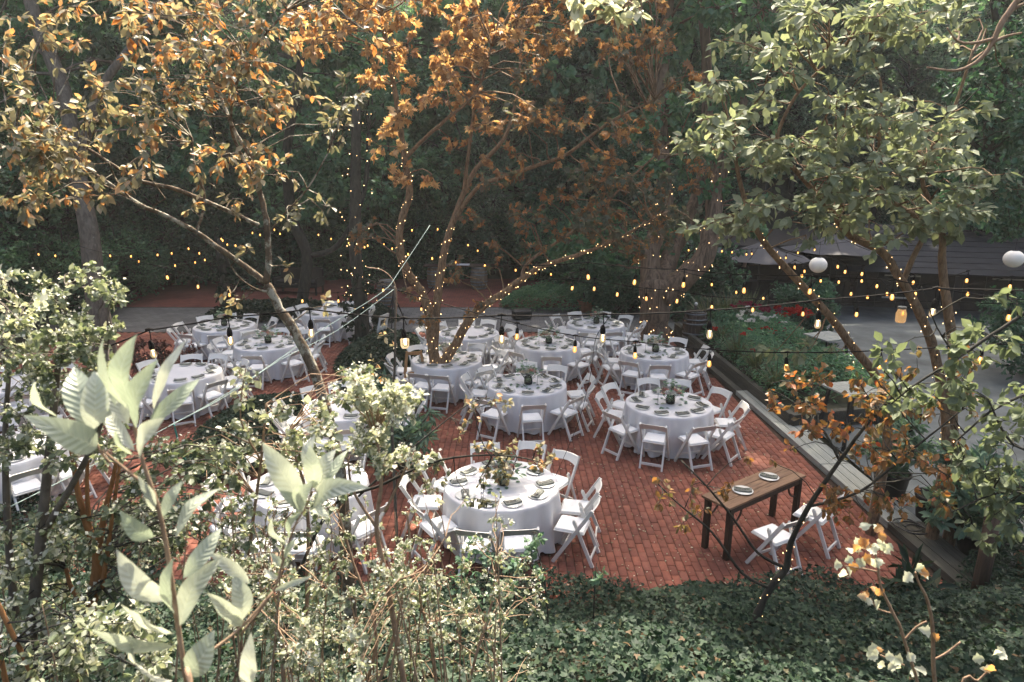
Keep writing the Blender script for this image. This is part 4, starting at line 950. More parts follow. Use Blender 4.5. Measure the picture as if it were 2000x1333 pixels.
# --- lichen tree in the left foreground
LY = 5.1
lt = [ppg([(668, 960, LY-.1, 0.0448), (650, 850, LY-.1, 0.0419), (612, 720, LY, 0.0397), (575, 650, LY, 0.0375), (540, 590, LY, 0.0347), (520, 555, LY, 0.0333)]),
      pp([(520, 555, LY, 0.0289), (524, 500, LY, 0.0245), (520, 430, LY, 0.0217), (505, 370, LY+.05, 0.0195), (490, 310, LY+.1, 0.0173), (455, 250, LY+.1, 0.0144), (420, 160, LY+.2, 0.0116), (380, 60, LY+.2, 0.0087)]),
      pp([(518, 552, LY, 0.0260), (480, 522, LY, 0.0231), (440, 495, LY-.05, 0.0217), (385, 455, LY-.1, 0.0188), (330, 425, LY-.15, 0.0166), (270, 398, LY-.2, 0.0144), (200, 350, LY-.2, 0.0123), (120, 300, LY-.3, 0.0101), (30, 250, LY-.4, 0.0072)]),
      pp([(505, 440, LY, 0.0173), (440, 410, LY, 0.0159), (350, 372, LY, 0.0159), (280, 355, LY, 0.0144), (240, 335, LY, 0.0130), (170, 290, LY, 0.0101), (100, 250, LY, 0.0072)]),
      pp([(500, 360, LY+.05, 0.0144), (470, 300, LY, 0.0123), (450, 230, LY-.1, 0.0094), (480, 120, LY-.2, 0.0072), (560, 20, LY-.2, 0.0058)]),
      pp([(383, 455, LY-.1, 0.0116), (400, 390, LY, 0.0101), (380, 320, LY, 0.0087), (375, 270, LY, 0.0072)]),
      pp([(520, 470, LY, 0.0101), (545, 430, LY, 0.0080), (600, 370, LY-.1, 0.0058), (640, 300, LY-.2, 0.0044)]),
      pp([(530, 570, LY, 0.0087), (500, 565, LY-.1, 0.0072), (470, 545, LY-.2, 0.0058), (450, 520, LY-.3, 0.0044)])]
lb = region(260, 20, 560, 200, 4.4, 5.6, 26, .20, 34, .2, 1) + region(10, 150, 300, 330, 4.0, 5.2, 26, .2, 34, .0, .85) + region(240, 180, 540, 330, 4.5, 5.5, 24, .18, 32, .1, 1) + region(0, 300, 260, 400, 4, 5, 14, .18, 28, .1, .9)
lb += region(120, -40, 330, 100, 4.2, 5.2, 8, .18, 28, .3, 1) + region(520, 150, 700, 280, 4.6, 5.6, 10, .16, 24, .0, .6) + region(550, 380, 690, 470, 4.6, 5.3, 4, .10, 16, .0, .5) + region(330, 330, 560, 420, 4.7, 5.4, 6, .13, 16, .3, .9) + region(430, 480, 660, 640, 4.6, 5.1, 6, .07, 9, .2, .8) + region(0, 0, 180, 150, 4.5, 5.5, 8, .2, 26, .2, .9) + region(400, -60, 760, 60, 4.6, 5.6, 14, .2, 32, .5, 1)
tree('lichen_tree', 'thin lichen covered tree with bronze and pale leaves leaning across the left side', 'tree', lt, lb, 'oval', (.045, .078), M['lf_left'], M['bark_lichen'], per=7, twig=.0022, droop=.35, flat=.7, sides=10, lumpy=.10)

# --- broad leaved green tree on the right
RY = 8.3
rt = [ppg([(1735, 800, RY+.2, .06), (1655, 665, RY+.1, .052), (1605, 600, RY, .048), (1545, 535, RY, .043), (1490, 470, RY, .038), (1458, 400, RY, .03), (1440, 330, RY, .024), (1432, 260, RY-.1, .016)]),
      ppg([(1850, 860, RY-.1, .065), (1825, 690, RY, .058), (1790, 600, RY, .056), (1755, 540, RY, .052), (1722, 492, RY, .05), (1660, 460, RY, .045), (1625, 415, RY, .038), (1560, 340, RY, .03), (1525, 300, RY, .025), (1520, 260, RY, .022), (1560, 180, RY, .018), (1640, 100, RY-.1, .015), (1720, 0, RY-.2, .012)]),
      pp([(1762, 555, RY, .034), (1785, 500, RY, .032), (1802, 465, RY, .03), (1795, 430, RY, .028), (1740, 390, RY, .025), (1715, 350, RY, .022), (1718, 270, RY, .018), (1720, 160, RY-.1, .014), (1690, 90, RY-.2, .01)]),
      ppg([(1868, 960, RY-.1, .066), (1858, 800, RY-.1, .064), (1862, 690, RY-.1, .06), (1850, 600, RY-.1, .055), (1841, 520, RY, .045), (1838, 440, RY, .034), (1800, 340, RY, .025), (1860, 220, RY-.1, .018), (1900, 100, RY-.2, .012)]),
      pp([(1525, 300, RY, .016), (1600, 250, RY-.1, .014), (1660, 248, RY-.2, .012), (1700, 250, RY-.3, .008)])]
rb = region(1340, 230, 1500, 330, 7.1, 8.5, 11, 0.33, 25, .4, 1) + region(1480, 270, 1650, 400, 7.3, 8.7, 13, 0.35, 28, .2, .9) + region(1600, 150, 1780, 250, 7.3, 8.7, 9, 0.33, 25, .2, .8) + region(1660, 220, 1850, 330, 7.0, 8.5, 11, 0.35, 28, .3, .9)
rb += region(1500, 10, 1760, 110, 7.1, 8.5, 17, 0.34, 28, .4, 1) + region(1700, -30, 1900, 60, 6.9, 8.3, 10, 0.31, 25, .5, 1) + region(1430, 400, 1650, 465, 7.5, 8.7, 13, 0.33, 25, .3, .9) + region(1640, 300, 1900, 480, 7.3, 8.9, 21, 0.35, 25, .1, .7) + region(1330, 430, 1430, 480, 8.0, 8.7, 5, 0.25, 18, .4, .9)
rb += region(1560, 440, 1720, 470, 7.7, 8.7, 3, .25, 15, .1, .6) + region(1760, 400, 1900, 470, 7.5, 8.7, 10, 0.33, 21, .0, .6) + region(1480, 680, 1680, 700, 7.8, 8.6, 4, 0.25, 12, .1, .6)
rb += region(1340, 0, 1960, 300, 7.2, 9.2, 40, .34, 24, .2, 1) + region(1560, 250, 1960, 460, 7.2, 9.2, 26, .32, 22, .0, .8)
tree('broadleaf_tree', 'multi stemmed tree with broad drooping green leaves on the right', 'tree', rt, rb, 'oval', (.095, .165), M['lf_right'], M['bark_maple'], per=5, twig=.004, droop=.3, flat=.9, face=.45, layer=.5, sides=10, lumpy=.05, single=280, wid=1.05)
fairy('fairy lights on the leaning left stem of the broadleaf tree', rt[0][0][1:7], rt[0][1][1:7], 60, 8, .006)
fairy('fairy lights on the middle stem of the broadleaf tree', rt[1][0][1:8], rt[1][1][1:8], 60, 9, .006)
fairy('fairy lights on the upright right stem of the broadleaf tree', rt[3][0][1:5], rt[3][1][1:5], 40, 6, .006)

# --- autumn shrub tree at the lower right
AY = 5.2
st = [ppg([(1462, 1270, AY, .035), (1478, 1200, AY, .033), (1510, 1140, AY, .03), (1535, 1110, AY, .028), (1545, 1060, AY, .024), (1580, 990, AY-.1, .02), (1640, 900, AY-.2, .016), (1700, 820, AY-.3, .012), (1760, 760, AY-.4, .009)]),
      pp([(1535, 1110, AY, .016), (1480, 1080, AY, .012), (1430, 1010, AY, .01), (1380, 950, AY, .008), (1330, 900, AY+.1, .006)]), pp([(1505, 1150, AY, .014), (1450, 1120, AY, .012), (1390, 1040, AY, .01), (1320, 980, AY, .007), (1270, 930, AY, .005)]),
      pp([(1580, 990, AY-.1, .012), (1680, 960, AY-.2, .01), (1780, 880, AY-.3, .008), (1880, 800, AY-.3, .006)]), pp([(1640, 900, AY-.2, .012), (1600, 830, AY-.1, .009), (1540, 780, AY, .006), (1500, 760, AY, .005)])]
sb = region(1500, 740, 1720, 880, 4.6, 5.6, 22, .14, 26, .25, .98) + region(1600, 850, 1860, 1000, 4.5, 5.4, 26, .15, 26, .2, .97) + region(1680, 700, 1900, 860, 4.5, 5.4, 18, .15, 24, .1, .9) + region(1280, 930, 1440, 1050, 5, 5.4, 9, .09, 12, .15, .85) + region(1400, 880, 1560, 990, 4.9, 5.4, 5, .07, 8, .3, .95) + region(1600, 950, 1720, 1020, 4.8, 5.2, 6, .10, 14, .3, 1)
tree('autumn_shrub', 'leaning shrub with rust and orange leaves in front of the rustic table', 'shrub', st, sb, 'oval', (.035, .075), M['lf_autumn'], M['bark_dark'], per=6, twig=.0022, droop=.55, flat=.4, single=260, lumpy=.08, wid=1.15)
fairy('fairy lights on the dark leaning stem in front of the rustic table', st[0][0][1:7], st[0][1][1:7], 36, 7, .005)

# --- other mid-ground trees and trunks
def ivy_trunk(label, px, py, Y, top, r, n=900):
    g = gp(px, py) if Y is None else Vector((at(px, py, Y).x, Y, 0)); p = [g-Vector((0, 0, .1)), g+Vector((.05, 0, 1.2)), g+Vector((-.05, .1, 2.6)), g+Vector((.2, .1, top))]
    bl = [(p[0]+Vector((random.gauss(0, r), random.gauss(0, r), random.uniform(.1, 2.2))), .22, n/40, 0, .6) for _ in range(40)]
    tree('ivy_clad_tree', label, 'tree', [(p, [r, r*.9, r*.8, r*.5])], bl, 'ivy', (.07, .11), M['lf_ivy'], M['bark_dark'], leafname='ivy', per=9, twig=.004)
    return p
p1 = ivy_trunk('ivy wrapped dark trunk with fairy lights between the two table groups', 705, 650, 18.6, 6.5, .22, 1500)
fairy('fairy lights hung round the ivy wrapped dark trunk', p1[1:], [.32, .4, .3], 110, 8, .011, .5)
ivy_trunk('ivy covered stump on the low hedge of the left court', 440, 600, 22.8, 1.6, .16, 1100)
tl = [ppg([(185, 560, 17, .24), (175, 460, 17, .22), (150, 330, 17.2, .19), (125, 180, 17.4, .17), (70, 40, 17.6, .15), (20, -160, 18, .12)]), pp([(150, 330, 17.2, .12), (200, 170, 17, .1), (280, 60, 17, .08), (340, -80, 17, .06)])]
tree('pale_trunk_tree', 'tall pale barked tree at the far left behind the bushes', 'tree', tl, region(-60, -60, 420, 330, 17, 20, 30, .75, 130, 0, .8)+[(Vector((random.uniform(-12, -4), random.uniform(17.5, 22.5), random.uniform(10.6, 15.5))), 1.1, 150, 0, .8) for _ in range(44)], 'maple', (.16, .26), M['lf_forest'], M['bark_pale'], per=8, twig=.01, sides=12, droop=.4)  # clumps well above the view are added to shade the left tables
t3 = [ppg([(590, 590, 23, .2), (600, 500, 23, .19), (572, 430, 23, .18), (560, 330, 23, .17), (565, 260, 23, .15), (590, 100, 23, .12), (600, -60, 23.5, .1)]), pp([(600, 500, 23, .1), (660, 480, 23, .09), (710, 380, 23.2, .08), (720, 260, 23.5, .07)])]
tree('slender_tree', 'slender brown trunk rising behind the lichen covered tree', 'tree', t3, region(480, 60, 760, 420, 22, 25, 30, .8, 150, 0, .7), 'oval', (.15, .25), M['lf_forest'], M['bark_dark'], per=8, twig=.01, wid=1.3)
tw = [ppg([(765, 820, 6.2, .014), (770, 740, 6.2, .012), (772, 650, 6.2, .010), (770, 560, 6.2, .007)])]
tree('sapling', 'pale thin bare sapling stem in front of the dark ivy mound', 'sapling', tw, region(730, 590, 810, 760, 6, 6.4, 7, .07, 8, .3, .9), 'oval', (.04, .07), M['lf_left'], M['bark_pale'], per=4, twig=.002)
ptw = [pp([(1445, 420, 6.4, .012), (1440, 350, 6.4, .011), (1437, 300, 6.4, .009)])]

# --- shared forest trees on the slope
def proto_tree(seed, H, cr, cz, nb, nl, mat, bark, size, kind='diamond', wid=1.3):
    random.seed(seed); base = Vector((0, 0, -.4))
    lean = Vector((random.uniform(-.5, .5), random.uniform(-.5, .5), 0)); top = lean+Vector((0, 0, H))
    tr = [([base, lean*.25+Vector((0, 0, H*.3)), lean*.6+Vector((.15, 0, H*.6)), top], [.15*H/10, .12*H/10, .08*H/10, .03])]
    for k in range(5):
        a = random.uniform(0, 6.28); z = H*random.uniform(.3, .7); q = lean*(z/H)+Vector((0, 0, z)); e = q+Vector((math.cos(a)*cr*.75, math.sin(a)*cr*.75, cr*.5)); tr.append(([q, (q+e)/2+Vector((0, 0, .3)), e], [.07*H/10, .05*H/10, .02]))
    bl = []
    for _ in range(nb):
        a = unit(1)[0]*random.random()**.33; bl.append((lean*.7+Vector((a[0]*cr, a[1]*cr, cz+a[2]*(H-cz)*.95+.0)), .2*cr+.35, nl, 0, 1))
    return tree('forest_tree', 'x', 'tree', tr, bl, kind, size, mat, bark, per=12, twig=.012, sides=7, wid=wid, base=(0, 0, 0), droop=.35, flat=.8, wild=.9)
protos = [proto_tree(1, 9, 2.9, 5.2, 62, 330, M['lf_forest'], M['bark_dark'], (.13, .22)), proto_tree(2, 11, 3.1, 6.0, 64, 340, M['lf_forest2'], M['bark_dark'], (.12, .2)),
          proto_tree(3, 8, 3.0, 4.2, 60, 340, M['lf_dark'], M['bark_dark'], (.12, .2)), proto_tree(4, 12, 2.7, 6.6, 60, 340, M['lf_forest2'], M['bark_dark'], (.10, .2), 'diamond', .8)]
proto_bush = [proto_tree(5, 2.6, 1.7, 1.2, 34, 300, M['lf_dark'], M['bark_dark'], (.09, .16)), proto_tree(6, 3.4, 1.9, 1.6, 36, 300, M['lf_forest'], M['bark_dark'], (.09, .16))]
random.seed(21)
def sown(px, Y): return at(px, 400, Y).x
spots = []
rows = [(31.5, 3.4, 0), (34.5, 3.6, 1), (38.5, 5.0, 0), (44, 7.0, 1)]
for ri, (Y, gap, sh) in enumerate(rows):
    half = Y*.80+3; x = -half + sh*gap/2
    while x < half:
        xx, yy = x+random.uniform(-1, 1), Y+random.uniform(-1.2, 1.2); x += gap
        if 6 < xx < 22 and yy < 33.6: continue
        k = random.choice((0, 1, 2, 2)) if xx < -4 else random.choice((0, 1, 1, 3, 3)); spots.append((xx, yy, protos[k], random.uniform(.85, 1.2)*(.62 if Y > 42 else 1)))
for xx, yy, k, s in ((-17.5, 19, 2, 1.0), (-17, 23, 0, 1.0), (-18.5, 27, 1, 1.0), (-14.5, 28.5, 2, .9), (-11, 30, 0, .9), (20, 28.5, 0, 1.0), (23, 24, 1, 1.0), (25, 19.5, 2, 1.0), (22, 15, 1, .9), (-20, 15, 1, 1.0), (17.5, 33.5, 1, 1.0), (12.5, 34, 3, 1.0), (8.5, 33.5, 0, 1.0), (-4.5, 30.8, 2, .8), (2.5, 30.5, 2, .85), (4.8, 27.5, 2, .7)):
    spots.append((xx, yy, protos[k], s))
def sidewords(x, y):
    f = 'near' if y < 30 else 'front' if y < 36 else 'middle' if y < 45 else 'rear'
    return f
kinds = {id(protos[0]): 'mid green leafy tree', id(protos[1]): 'grey green airy tree', id(protos[2]): 'dark evergreen tree', id(protos[3]): 'tall pale barked feathery tree'}
cnt = {}
def ordinal(n):
    w = ['first', 'second', 'third', 'fourth', 'fifth', 'sixth', 'seventh', 'eighth', 'ninth', 'tenth', 'eleventh', 'twelfth', 'thirteenth', 'fourteenth', 'fifteenth', 'sixteenth', 'seventeenth', 'eighteenth', 'nineteenth', 'twentieth']
    if n < 20: return w[n]
    t = ['twenty', 'thirty', 'forty', 'fifty', 'sixty'][n//10-2]; return t+' '+w[n % 10]
spots.sort(key=lambda s: s[0]/s[1])
for xx, yy, pr, s in spots:
    key = (kinds[id(pr)], sidewords(xx, yy)); n = cnt.get(key, 0); cnt[key] = n+1
    o = place(pr, (xx, yy, float(hgt(xx, yy))), random.uniform(0, 6.28), '%s in the %s rank of trees, %s from the left' % (key[0], key[1], ordinal(n)), 'trees on the wooded slope'); o.scale = (s, s, s*random.uniform(.9, 1.15))
bs_ = []
for Y, gap in ((28.9, 2.2), (31, 2.4), (33.4, 2.8), (36.5, 3.2), (40, 3.4), (44, 3.6), (48, 4.0), (52.5, 4.5)):
    x = -Y*.8
    while x < Y*.8:
        xx, yy = x+random.uniform(-.6, .6), Y+random.uniform(-.5, .5); x += gap
        if (yy < 30.2 and -16 < xx < 4 and yy < 30.0) and not (xx < -9 or xx > 1.5): yy = 30.6+random.uniform(0, .8)
        if 5 < xx < 21 and yy < 33: continue
        bs_.append((xx, yy))
for q in ((-14.5, 25), (-15.2, 22.5), (-16, 20), (-15.5, 17), (-16, 14.5), (19.5, 20), (20.5, 17.5), (19.8, 15), (19, 12.5), (4.2, 25.4), (5.4, 24.6), (3.2, 24.7), (6.1, 23.4)): bs_.append(q)
bs_.sort(key=lambda s: s[0]/s[1]); cnt = {}
for i, (xx, yy) in enumerate(bs_):
    k = 0 if random.random() < .6 else 1; key = (k, sidewords(xx, yy)); n = cnt.get(key, 0); cnt[key] = n+1
    o = place(proto_bush[k], (xx, yy, float(hgt(xx, yy))), random.uniform(0, 6.28), '%s bush of the %s undergrowth, %s from the left' % (('dark glossy', 'mid green')[k], key[1], ordinal(n)), 'undergrowth bushes'); s = random.uniform(.75, 1.15); o.scale = (s, s, s)
    o['category'] = 'bush'; o.name = 'undergrowth_bush'

# --- leafy trees at the slope foot, then unseen conifer crowns added for patio shade
def tall_tree(label, x, y, blobs, H):
    z0 = float(hgt(x, y))-.3; b_ = Vector((x, y, z0)); ps = [([b_, b_+Vector((.3, .2, H*.35)), b_+Vector((-.2, .3, H*.7)), b_+Vector((.2, 0, H))], [.3, .26, .2, .06])]
    tree('canopy_tree', label, 'tree', ps, blobs, 'diamond', (.25, .42), M['lf_forest'], M['bark_dark'], 'canopy trees of the slope', per=12, twig=.02, wid=1.5)
def fill(x0, x1, z0, z1, n, yc=-3.5, r=1.5, nl=240): return [(Vector((random.uniform(x0, x1), yc+random.uniform(-1.8, 1.8), random.uniform(z0, z1))), r, nl, 0, 1) for _ in range(n)]
def fill3(cx, cy, cz, rx, ry, rz, n, r=1.4, nl=185, zmax=99):
    out = []
    while len(out) < n:
        p = Vector((cx+random.uniform(-rx, rx), cy+random.uniform(-ry, ry), cz+random.uniform(-rz, rz)))
        q = ((p.x-cx)/rx)**2+((p.y-cy)/ry)**2+((p.z-cz)/rz)**2
        if q < 1 and p.z < zmax: out.append((p, r, nl, 0, 1))
    return out
for x_, y_, lb_ in ((-15.5, 30.5, 'leafy tree at the left end of the slope foot'), (-9, 31.5, 'leafy tree behind the wicker loveseat'), (-2.5, 31.5, 'leafy tree behind the plank on barrels'), (4.2, 31.2, 'leafy tree behind the round hedge')):
    tall_tree(lb_, x_, y_, [(Vector((x_+random.gauss(0, 1.9), y_-1.0+random.gauss(0, .8), random.uniform(2.2, 11))), .95, 170, .1, 1) for _ in range(36)], 10)
ranks = ('leftmost', 'second', 'third', 'fourth', 'fifth', 'sixth', 'seventh', 'eighth', 'ninth', 'tenth', 'eleventh', 'twelfth', 'rightmost')
for k in range(13):
    x_ = -11+k*2.75+random.uniform(-.5, .5); y_ = 45+random.uniform(-1.5, 1.5); bl = []
    top_ = 51 if x_ > 8.3 else 47 if x_ > 5.4 else 44.0  # unseen crowns sized to shade the patio and leave the maple sunlit
    for _ in range(int(2.9*(top_-23))):
        z_ = random.uniform(23, top_); r_ = 2.7*(1.12-(z_-23)/60); q_ = random.uniform(0, 6.28); bl.append((Vector((x_+r_*random.random()**.5*math.cos(q_), y_+r_*random.random()**.5*math.sin(q_), z_)), 1.25, 170, 0, 1))
    tall_tree('added conifer with unseen crown shading the patio, %s of its row from the left' % ranks[k], x_, y_, bl, top_-10)

# ================================================================== GROUND COVER AND BEDS
def cover(name, label, fn, n, size, kind, mat, up=.18, tilt=.8, lo=0, hi=1, cat='ivy', st=True):
    Pn = fn(n); m = len(Pn); Pn[:, 2] += rng.random(m)**.7*up
    D = unit(m)*np.array([1, 1, .35]) + np.array([0, -.35, .05]); N = np.array([0, -.25, 1.0])+unit(m)*tilt
    V, F, rr = leaves(kind, Pn, D, N, rng.uniform(size[0], size[1], m), rng.uniform(lo, hi, m))
    o = link(name, np_mesh(name, V, F, mat, rr)); tag(o, label, cat)
    if st: o['kind'] = 'stuff'
    return o
def slope_pts(x0, x1, y0, y1, edge=None):
    def f(n):
        x = rng.uniform(x0, x1, n); y = rng.uniform(y0, y1, n)
        if edge is not None:
            k = y < edge(x); x, y = x[k], y[k]
        lump = .10*np.sin(x*2.1+1)*np.sin(y*1.9)+.07*np.sin(x*5.3)*np.sin(y*4.1+2)
        return np.stack([x, y, hgt(x, y)+.10+lump], 1)
    return f
edge = lambda x: 7.16 + .12*np.sin(x*2.3)+.08*np.sin(x*5.1+1) + 2.0*sstep(-4.1, -4.9, x) + .35*sstep(.3, -.6, x)*sstep(-1.6, -.9, x)
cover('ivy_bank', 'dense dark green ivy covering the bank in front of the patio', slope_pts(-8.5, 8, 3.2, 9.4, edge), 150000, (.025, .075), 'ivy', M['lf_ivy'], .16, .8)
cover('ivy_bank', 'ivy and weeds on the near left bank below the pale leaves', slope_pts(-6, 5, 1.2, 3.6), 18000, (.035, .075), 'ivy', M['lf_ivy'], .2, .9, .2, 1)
def mound(cx, cy, rx, ry, h, e=2.5):
    def f(n):
        a = rng.uniform(0, 6.283, n); r = np.sqrt(rng.random(n))
        x = cx+rx*r*np.cos(a); y = cy+ry*r*np.sin(a); z = h*(1-r**e)*(.85+.15*np.sin(x*4)*np.sin(y*4.3))
        return np.stack([x, y, np.maximum(0, z)*rng.uniform(.75, 1, n)+hgt(x, y)*0+.01], 1)
    return f
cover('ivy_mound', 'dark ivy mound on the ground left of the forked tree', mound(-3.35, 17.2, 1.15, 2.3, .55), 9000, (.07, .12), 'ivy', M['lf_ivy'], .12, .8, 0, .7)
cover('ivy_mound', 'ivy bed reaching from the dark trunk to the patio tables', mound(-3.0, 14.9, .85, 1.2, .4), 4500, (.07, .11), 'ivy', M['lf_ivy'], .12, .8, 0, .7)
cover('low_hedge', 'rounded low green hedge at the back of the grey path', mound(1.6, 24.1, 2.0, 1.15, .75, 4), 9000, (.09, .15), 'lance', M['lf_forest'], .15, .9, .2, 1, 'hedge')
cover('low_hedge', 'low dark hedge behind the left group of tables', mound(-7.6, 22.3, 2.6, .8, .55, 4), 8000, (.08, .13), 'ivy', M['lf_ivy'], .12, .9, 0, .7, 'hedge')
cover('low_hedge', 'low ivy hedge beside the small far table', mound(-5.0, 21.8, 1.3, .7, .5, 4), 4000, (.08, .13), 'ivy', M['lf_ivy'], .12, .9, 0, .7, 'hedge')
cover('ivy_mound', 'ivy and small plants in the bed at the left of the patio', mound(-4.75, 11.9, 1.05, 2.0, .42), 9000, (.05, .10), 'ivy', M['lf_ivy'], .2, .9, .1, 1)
cover('ivy_mound', 'dark green plants behind the wooden post at the lower right', mound(6.6, 6.9, 1.3, 1.0, .5), 5000, (.06, .11), 'lance', M['lf_ivy'], .25, .9, .1, .9, 'plants')
for i, (x, y, r) in enumerate(((-4.35, 11.0, .28), (-4.05, 11.5, .2), (-4.7, 10.5, .22), (-4.2, 10.6, .16))):
    mb = MB(); mb.ball((0, 0, r*.45), r, 10, 7, (1.1, .9, .75)); mb.v = [tuple(np.array(v)*(1+.1*math.sin(v[0]*23+i)*math.cos(v[1]*19))) for v in mb.v]
    tag(mb.build('field_stone', M['stone'], smooth=True), ['large brown stone in the ivy bed', 'rounded stone behind the largest stone', 'front left stone of the ivy bed', 'smallest stone beside the pale shrub'][i], 'stone', 'stones in the bed').location = (x, y, .05)
# flower bed right of the patio
def bedpts(x0, x1, y0, y1, h):
    def f(n):
        x = rng.uniform(x0, x1, n); y = rng.uniform(y0, y1, n); e = np.minimum(np.minimum(x-x0, x1-x), np.minimum(y-y0, y1-y)); z = h*sstep(0, .5, e)*(.75+.25*np.sin(x*3)*np.sin(y*2.3))
        return np.stack([x, y, z*rng.uniform(.5, 1, n)+.2], 1)
    return f
struct(MB().box((6.75, 16.3, .1), (2.6, 7.4, .22)).build('flower_bed_soil', M['soil']))
cover('bed_foliage', 'mixed green foliage filling the flower bed beside the patio', bedpts(5.3, 7.9, 13.2, 20.0, .6), 9000, (.09, .18), 'lance', M['lf_forest'], .35, .9, 0, 1, 'foliage')
def grass(label, x, y, n, h, spread, z=.2):
    a = rng.uniform(0, 6.283, n); r = rng.random(n)*.1; t = rng.uniform(.1, .75, n)
    Pn = np.stack([x+r*np.cos(a), y+r*np.sin(a), np.full(n, z)], 1); D = np.stack([np.cos(a)*t*spread, np.sin(a)*t*spread, np.ones(n)], 1); N = np.stack([-np.cos(a), -np.sin(a), np.full(n, .4)], 1)
    V, F, rr = leaves('blade', Pn, D, N, rng.uniform(h*.6, h*1.15, n), rng.random(n)); V = V-np.array([x, y, z])
    o = thing('ornamental_grass', label, 'grass', (x, y, z), 0, 'ornamental grasses'); k = link('blades', np_mesh('blades', V, F, M['lf_grass'], rr), o); k['kind'] = 'stuff'
for i, (x, y, h) in enumerate(((5.75, 19.6, 1.1), (6.4, 19.9, 1.25), (7.0, 19.8, 1.2), (5.6, 17.6, .8), (5.55, 16.2, .8), (5.6, 14.9, .85), (5.6, 13.8, .75), (6.3, 14.2, .8), (7.2, 14.6, .7), (4.6, 20.6, .7))):
    grass(['tall grass behind the dark barrel', 'tallest grass clump in front of the bar', 'grass clump right of the tallest one', 'grass beside the white flowers', 'grass clump below the red blooms', 'grass spilling over the timber wall', 'nearest grass at the corner of the flower bed', 'second grass from the corner of the bed', 'grass by the planter end near the high table', 'thin grass at the foot of the big trunk'][i], x, y, 140, h, 1.1)
def flowers(label, cx, cy, cz, rx, ry, n, mat, r=.055, seed=1):
    q = random.Random(seed); t = thing('flower_clump', label, 'flowers', (cx, cy, .2), 0, 'bedding flowers'); A, B = [], []
    for k in range(n):
        p = Vector((q.gauss(0, rx), q.gauss(0, ry), cz-.2+q.uniform(-.1, .12))); mb = MB()
        for j in range(7): rose(mb, p+Vector((q.gauss(0, r*.5), q.gauss(0, r*.5), q.gauss(0, r*.25))), r*.42, j+k*9)
        mb.build('bloom', mat, t); A.append((p.x*.5, p.y*.5, 0)); B.append(tuple(p))
    V, F = sticks(A, B, .006, .004); link('stems', np_mesh('stems', V, F, M['lf_grass'], np.zeros(len(V))), t)
flowers('white hydrangea like blooms in the middle of the flower bed', 6.5, 17.9, .98, .3, .4, 17, M['fl_white'], .075, 2)
flowers('dark magenta blooms behind the white flowers', 6.85, 18.8, 1.08, .4, .25, 14, M['fl_mag'], .095, 3)
flowers('bright red geraniums spilling from the terracotta pot', 7.8, 18.5, 1.02, .24, .2, 13, M['fl_red'], .11, 4)
flowers('scattered small red blooms at the near end of the flower bed', 6.1, 16.9, .82, .35, .5, 6, M['fl_red'], .09, 5)
flowers('two magenta blooms low beside the terracotta pot', 7.1, 17.7, .78, .12, .2, 4, M['fl_mag'], .07, 6)
def leafy(name, label, cat, c, r, nb, nl, kind, size, mat, bark=None, h=None, group=None, wid=1.0, single=0, lo=0, hi=1, droop=.1, flat=.5):
    c = Vector(c); bl = []
    for _ in range(nb):
        a = unit(1)[0]*random.random()**.4; bl.append((c+Vector((a[0]*r[0], a[1]*r[1], r[2]+a[2]*r[2]*.95)), min(r)*.35, nl, lo, hi))
    ps = [([c, c+Vector((random.gauss(0, r[0]*.2), random.gauss(0, r[1]*.2), r[2]*.8)), c+Vector((random.gauss(0, r[0]*.3), random.gauss(0, r[1]*.3), r[2]*1.6))], [.03, .022, .01]) for _ in range(3)]
    return tree(name, label, cat, ps, bl, kind, size, mat, bark or M['bark_dark'], group, per=7, twig=.003, droop=droop, flat=flat, leafname='foliage', wid=wid, single=single)
leafy('rose_bush', 'small rose bush growing in the dark pot beside the round hedge', 'bush', (2.55, 23.2, .35), (.42, .4, .45), 14, 90, 'oval', (.06, .1), M['lf_forest'])
leafy('laurel_bush', 'tall dark laurel bush behind the farthest table', 'bush', (3.5, 22.6, 0), (1.1, .8, 1.15), 40, 170, 'lance', (.1, .17), M['lf_dark'])
leafy('laurel_bush', 'dark laurel bush between the round hedge and the tall laurel', 'bush', (2.6, 25.6, 0), (1.3, .9, 1.6), 40, 170, 'lance', (.1, .17), M['lf_dark'])
leafy('climbing_bush', 'dark leafy bush beyond the red flowers under the paper lantern', 'bush', (8.7, 19.6, 0), (.95, .9, 1.0), 44, 150, 'oval', (.08, .13), M['lf_dark'])
leafy('climbing_bush', 'dark shrub wall at the right edge below the paper lantern', 'bush', (12.6, 15.8, 0), (1.6, 1.2, 1.15), 50, 160, 'oval', (.08, .14), M['lf_dark'])
leafy('purple_shrub', 'low purple leaved shrub between the left tables', 'shrub', (-8.35, 15.6, .0), (.85, .7, .5), 30, 110, 'oval', (.05, .08), M['lf_purple'])
leafy('rhododendron', 'dark rhododendron with long whorled leaves right of the white shrub', 'shrub', (-1.75, 10.2, .0), (.62, .6, .75), 26, 34, 'lance', (.14, .21), M['lf_forest2'], flat=.8, wid=1.1, lo=0, hi=.7)
leafy('rhododendron', 'rhododendron at the left foot of the forked tree', 'shrub', (-2.35, 12.6, .0), (.6, .5, .5), 20, 30, 'lance', (.14, .2), M['lf_forest2'], flat=.8, wid=1.1, lo=0, hi=.6)
leafy('pot_shrub', 'leafy green shrub growing in the dark round pot', 'shrub', (5.72, 9.45, .4), (.42, .4, .5), 24, 40, 'lance', (.11, .17), M['lf_forest2'], wid=1.4)
leafy('pot_shrub', 'broad leaved shrub growing above the wooden post', 'shrub', (6.0, 8.05, .3), (.7, .55, .62), 34, 40, 'lance', (.13, .2), M['lf_forest2'], wid=1.6, flat=.8)
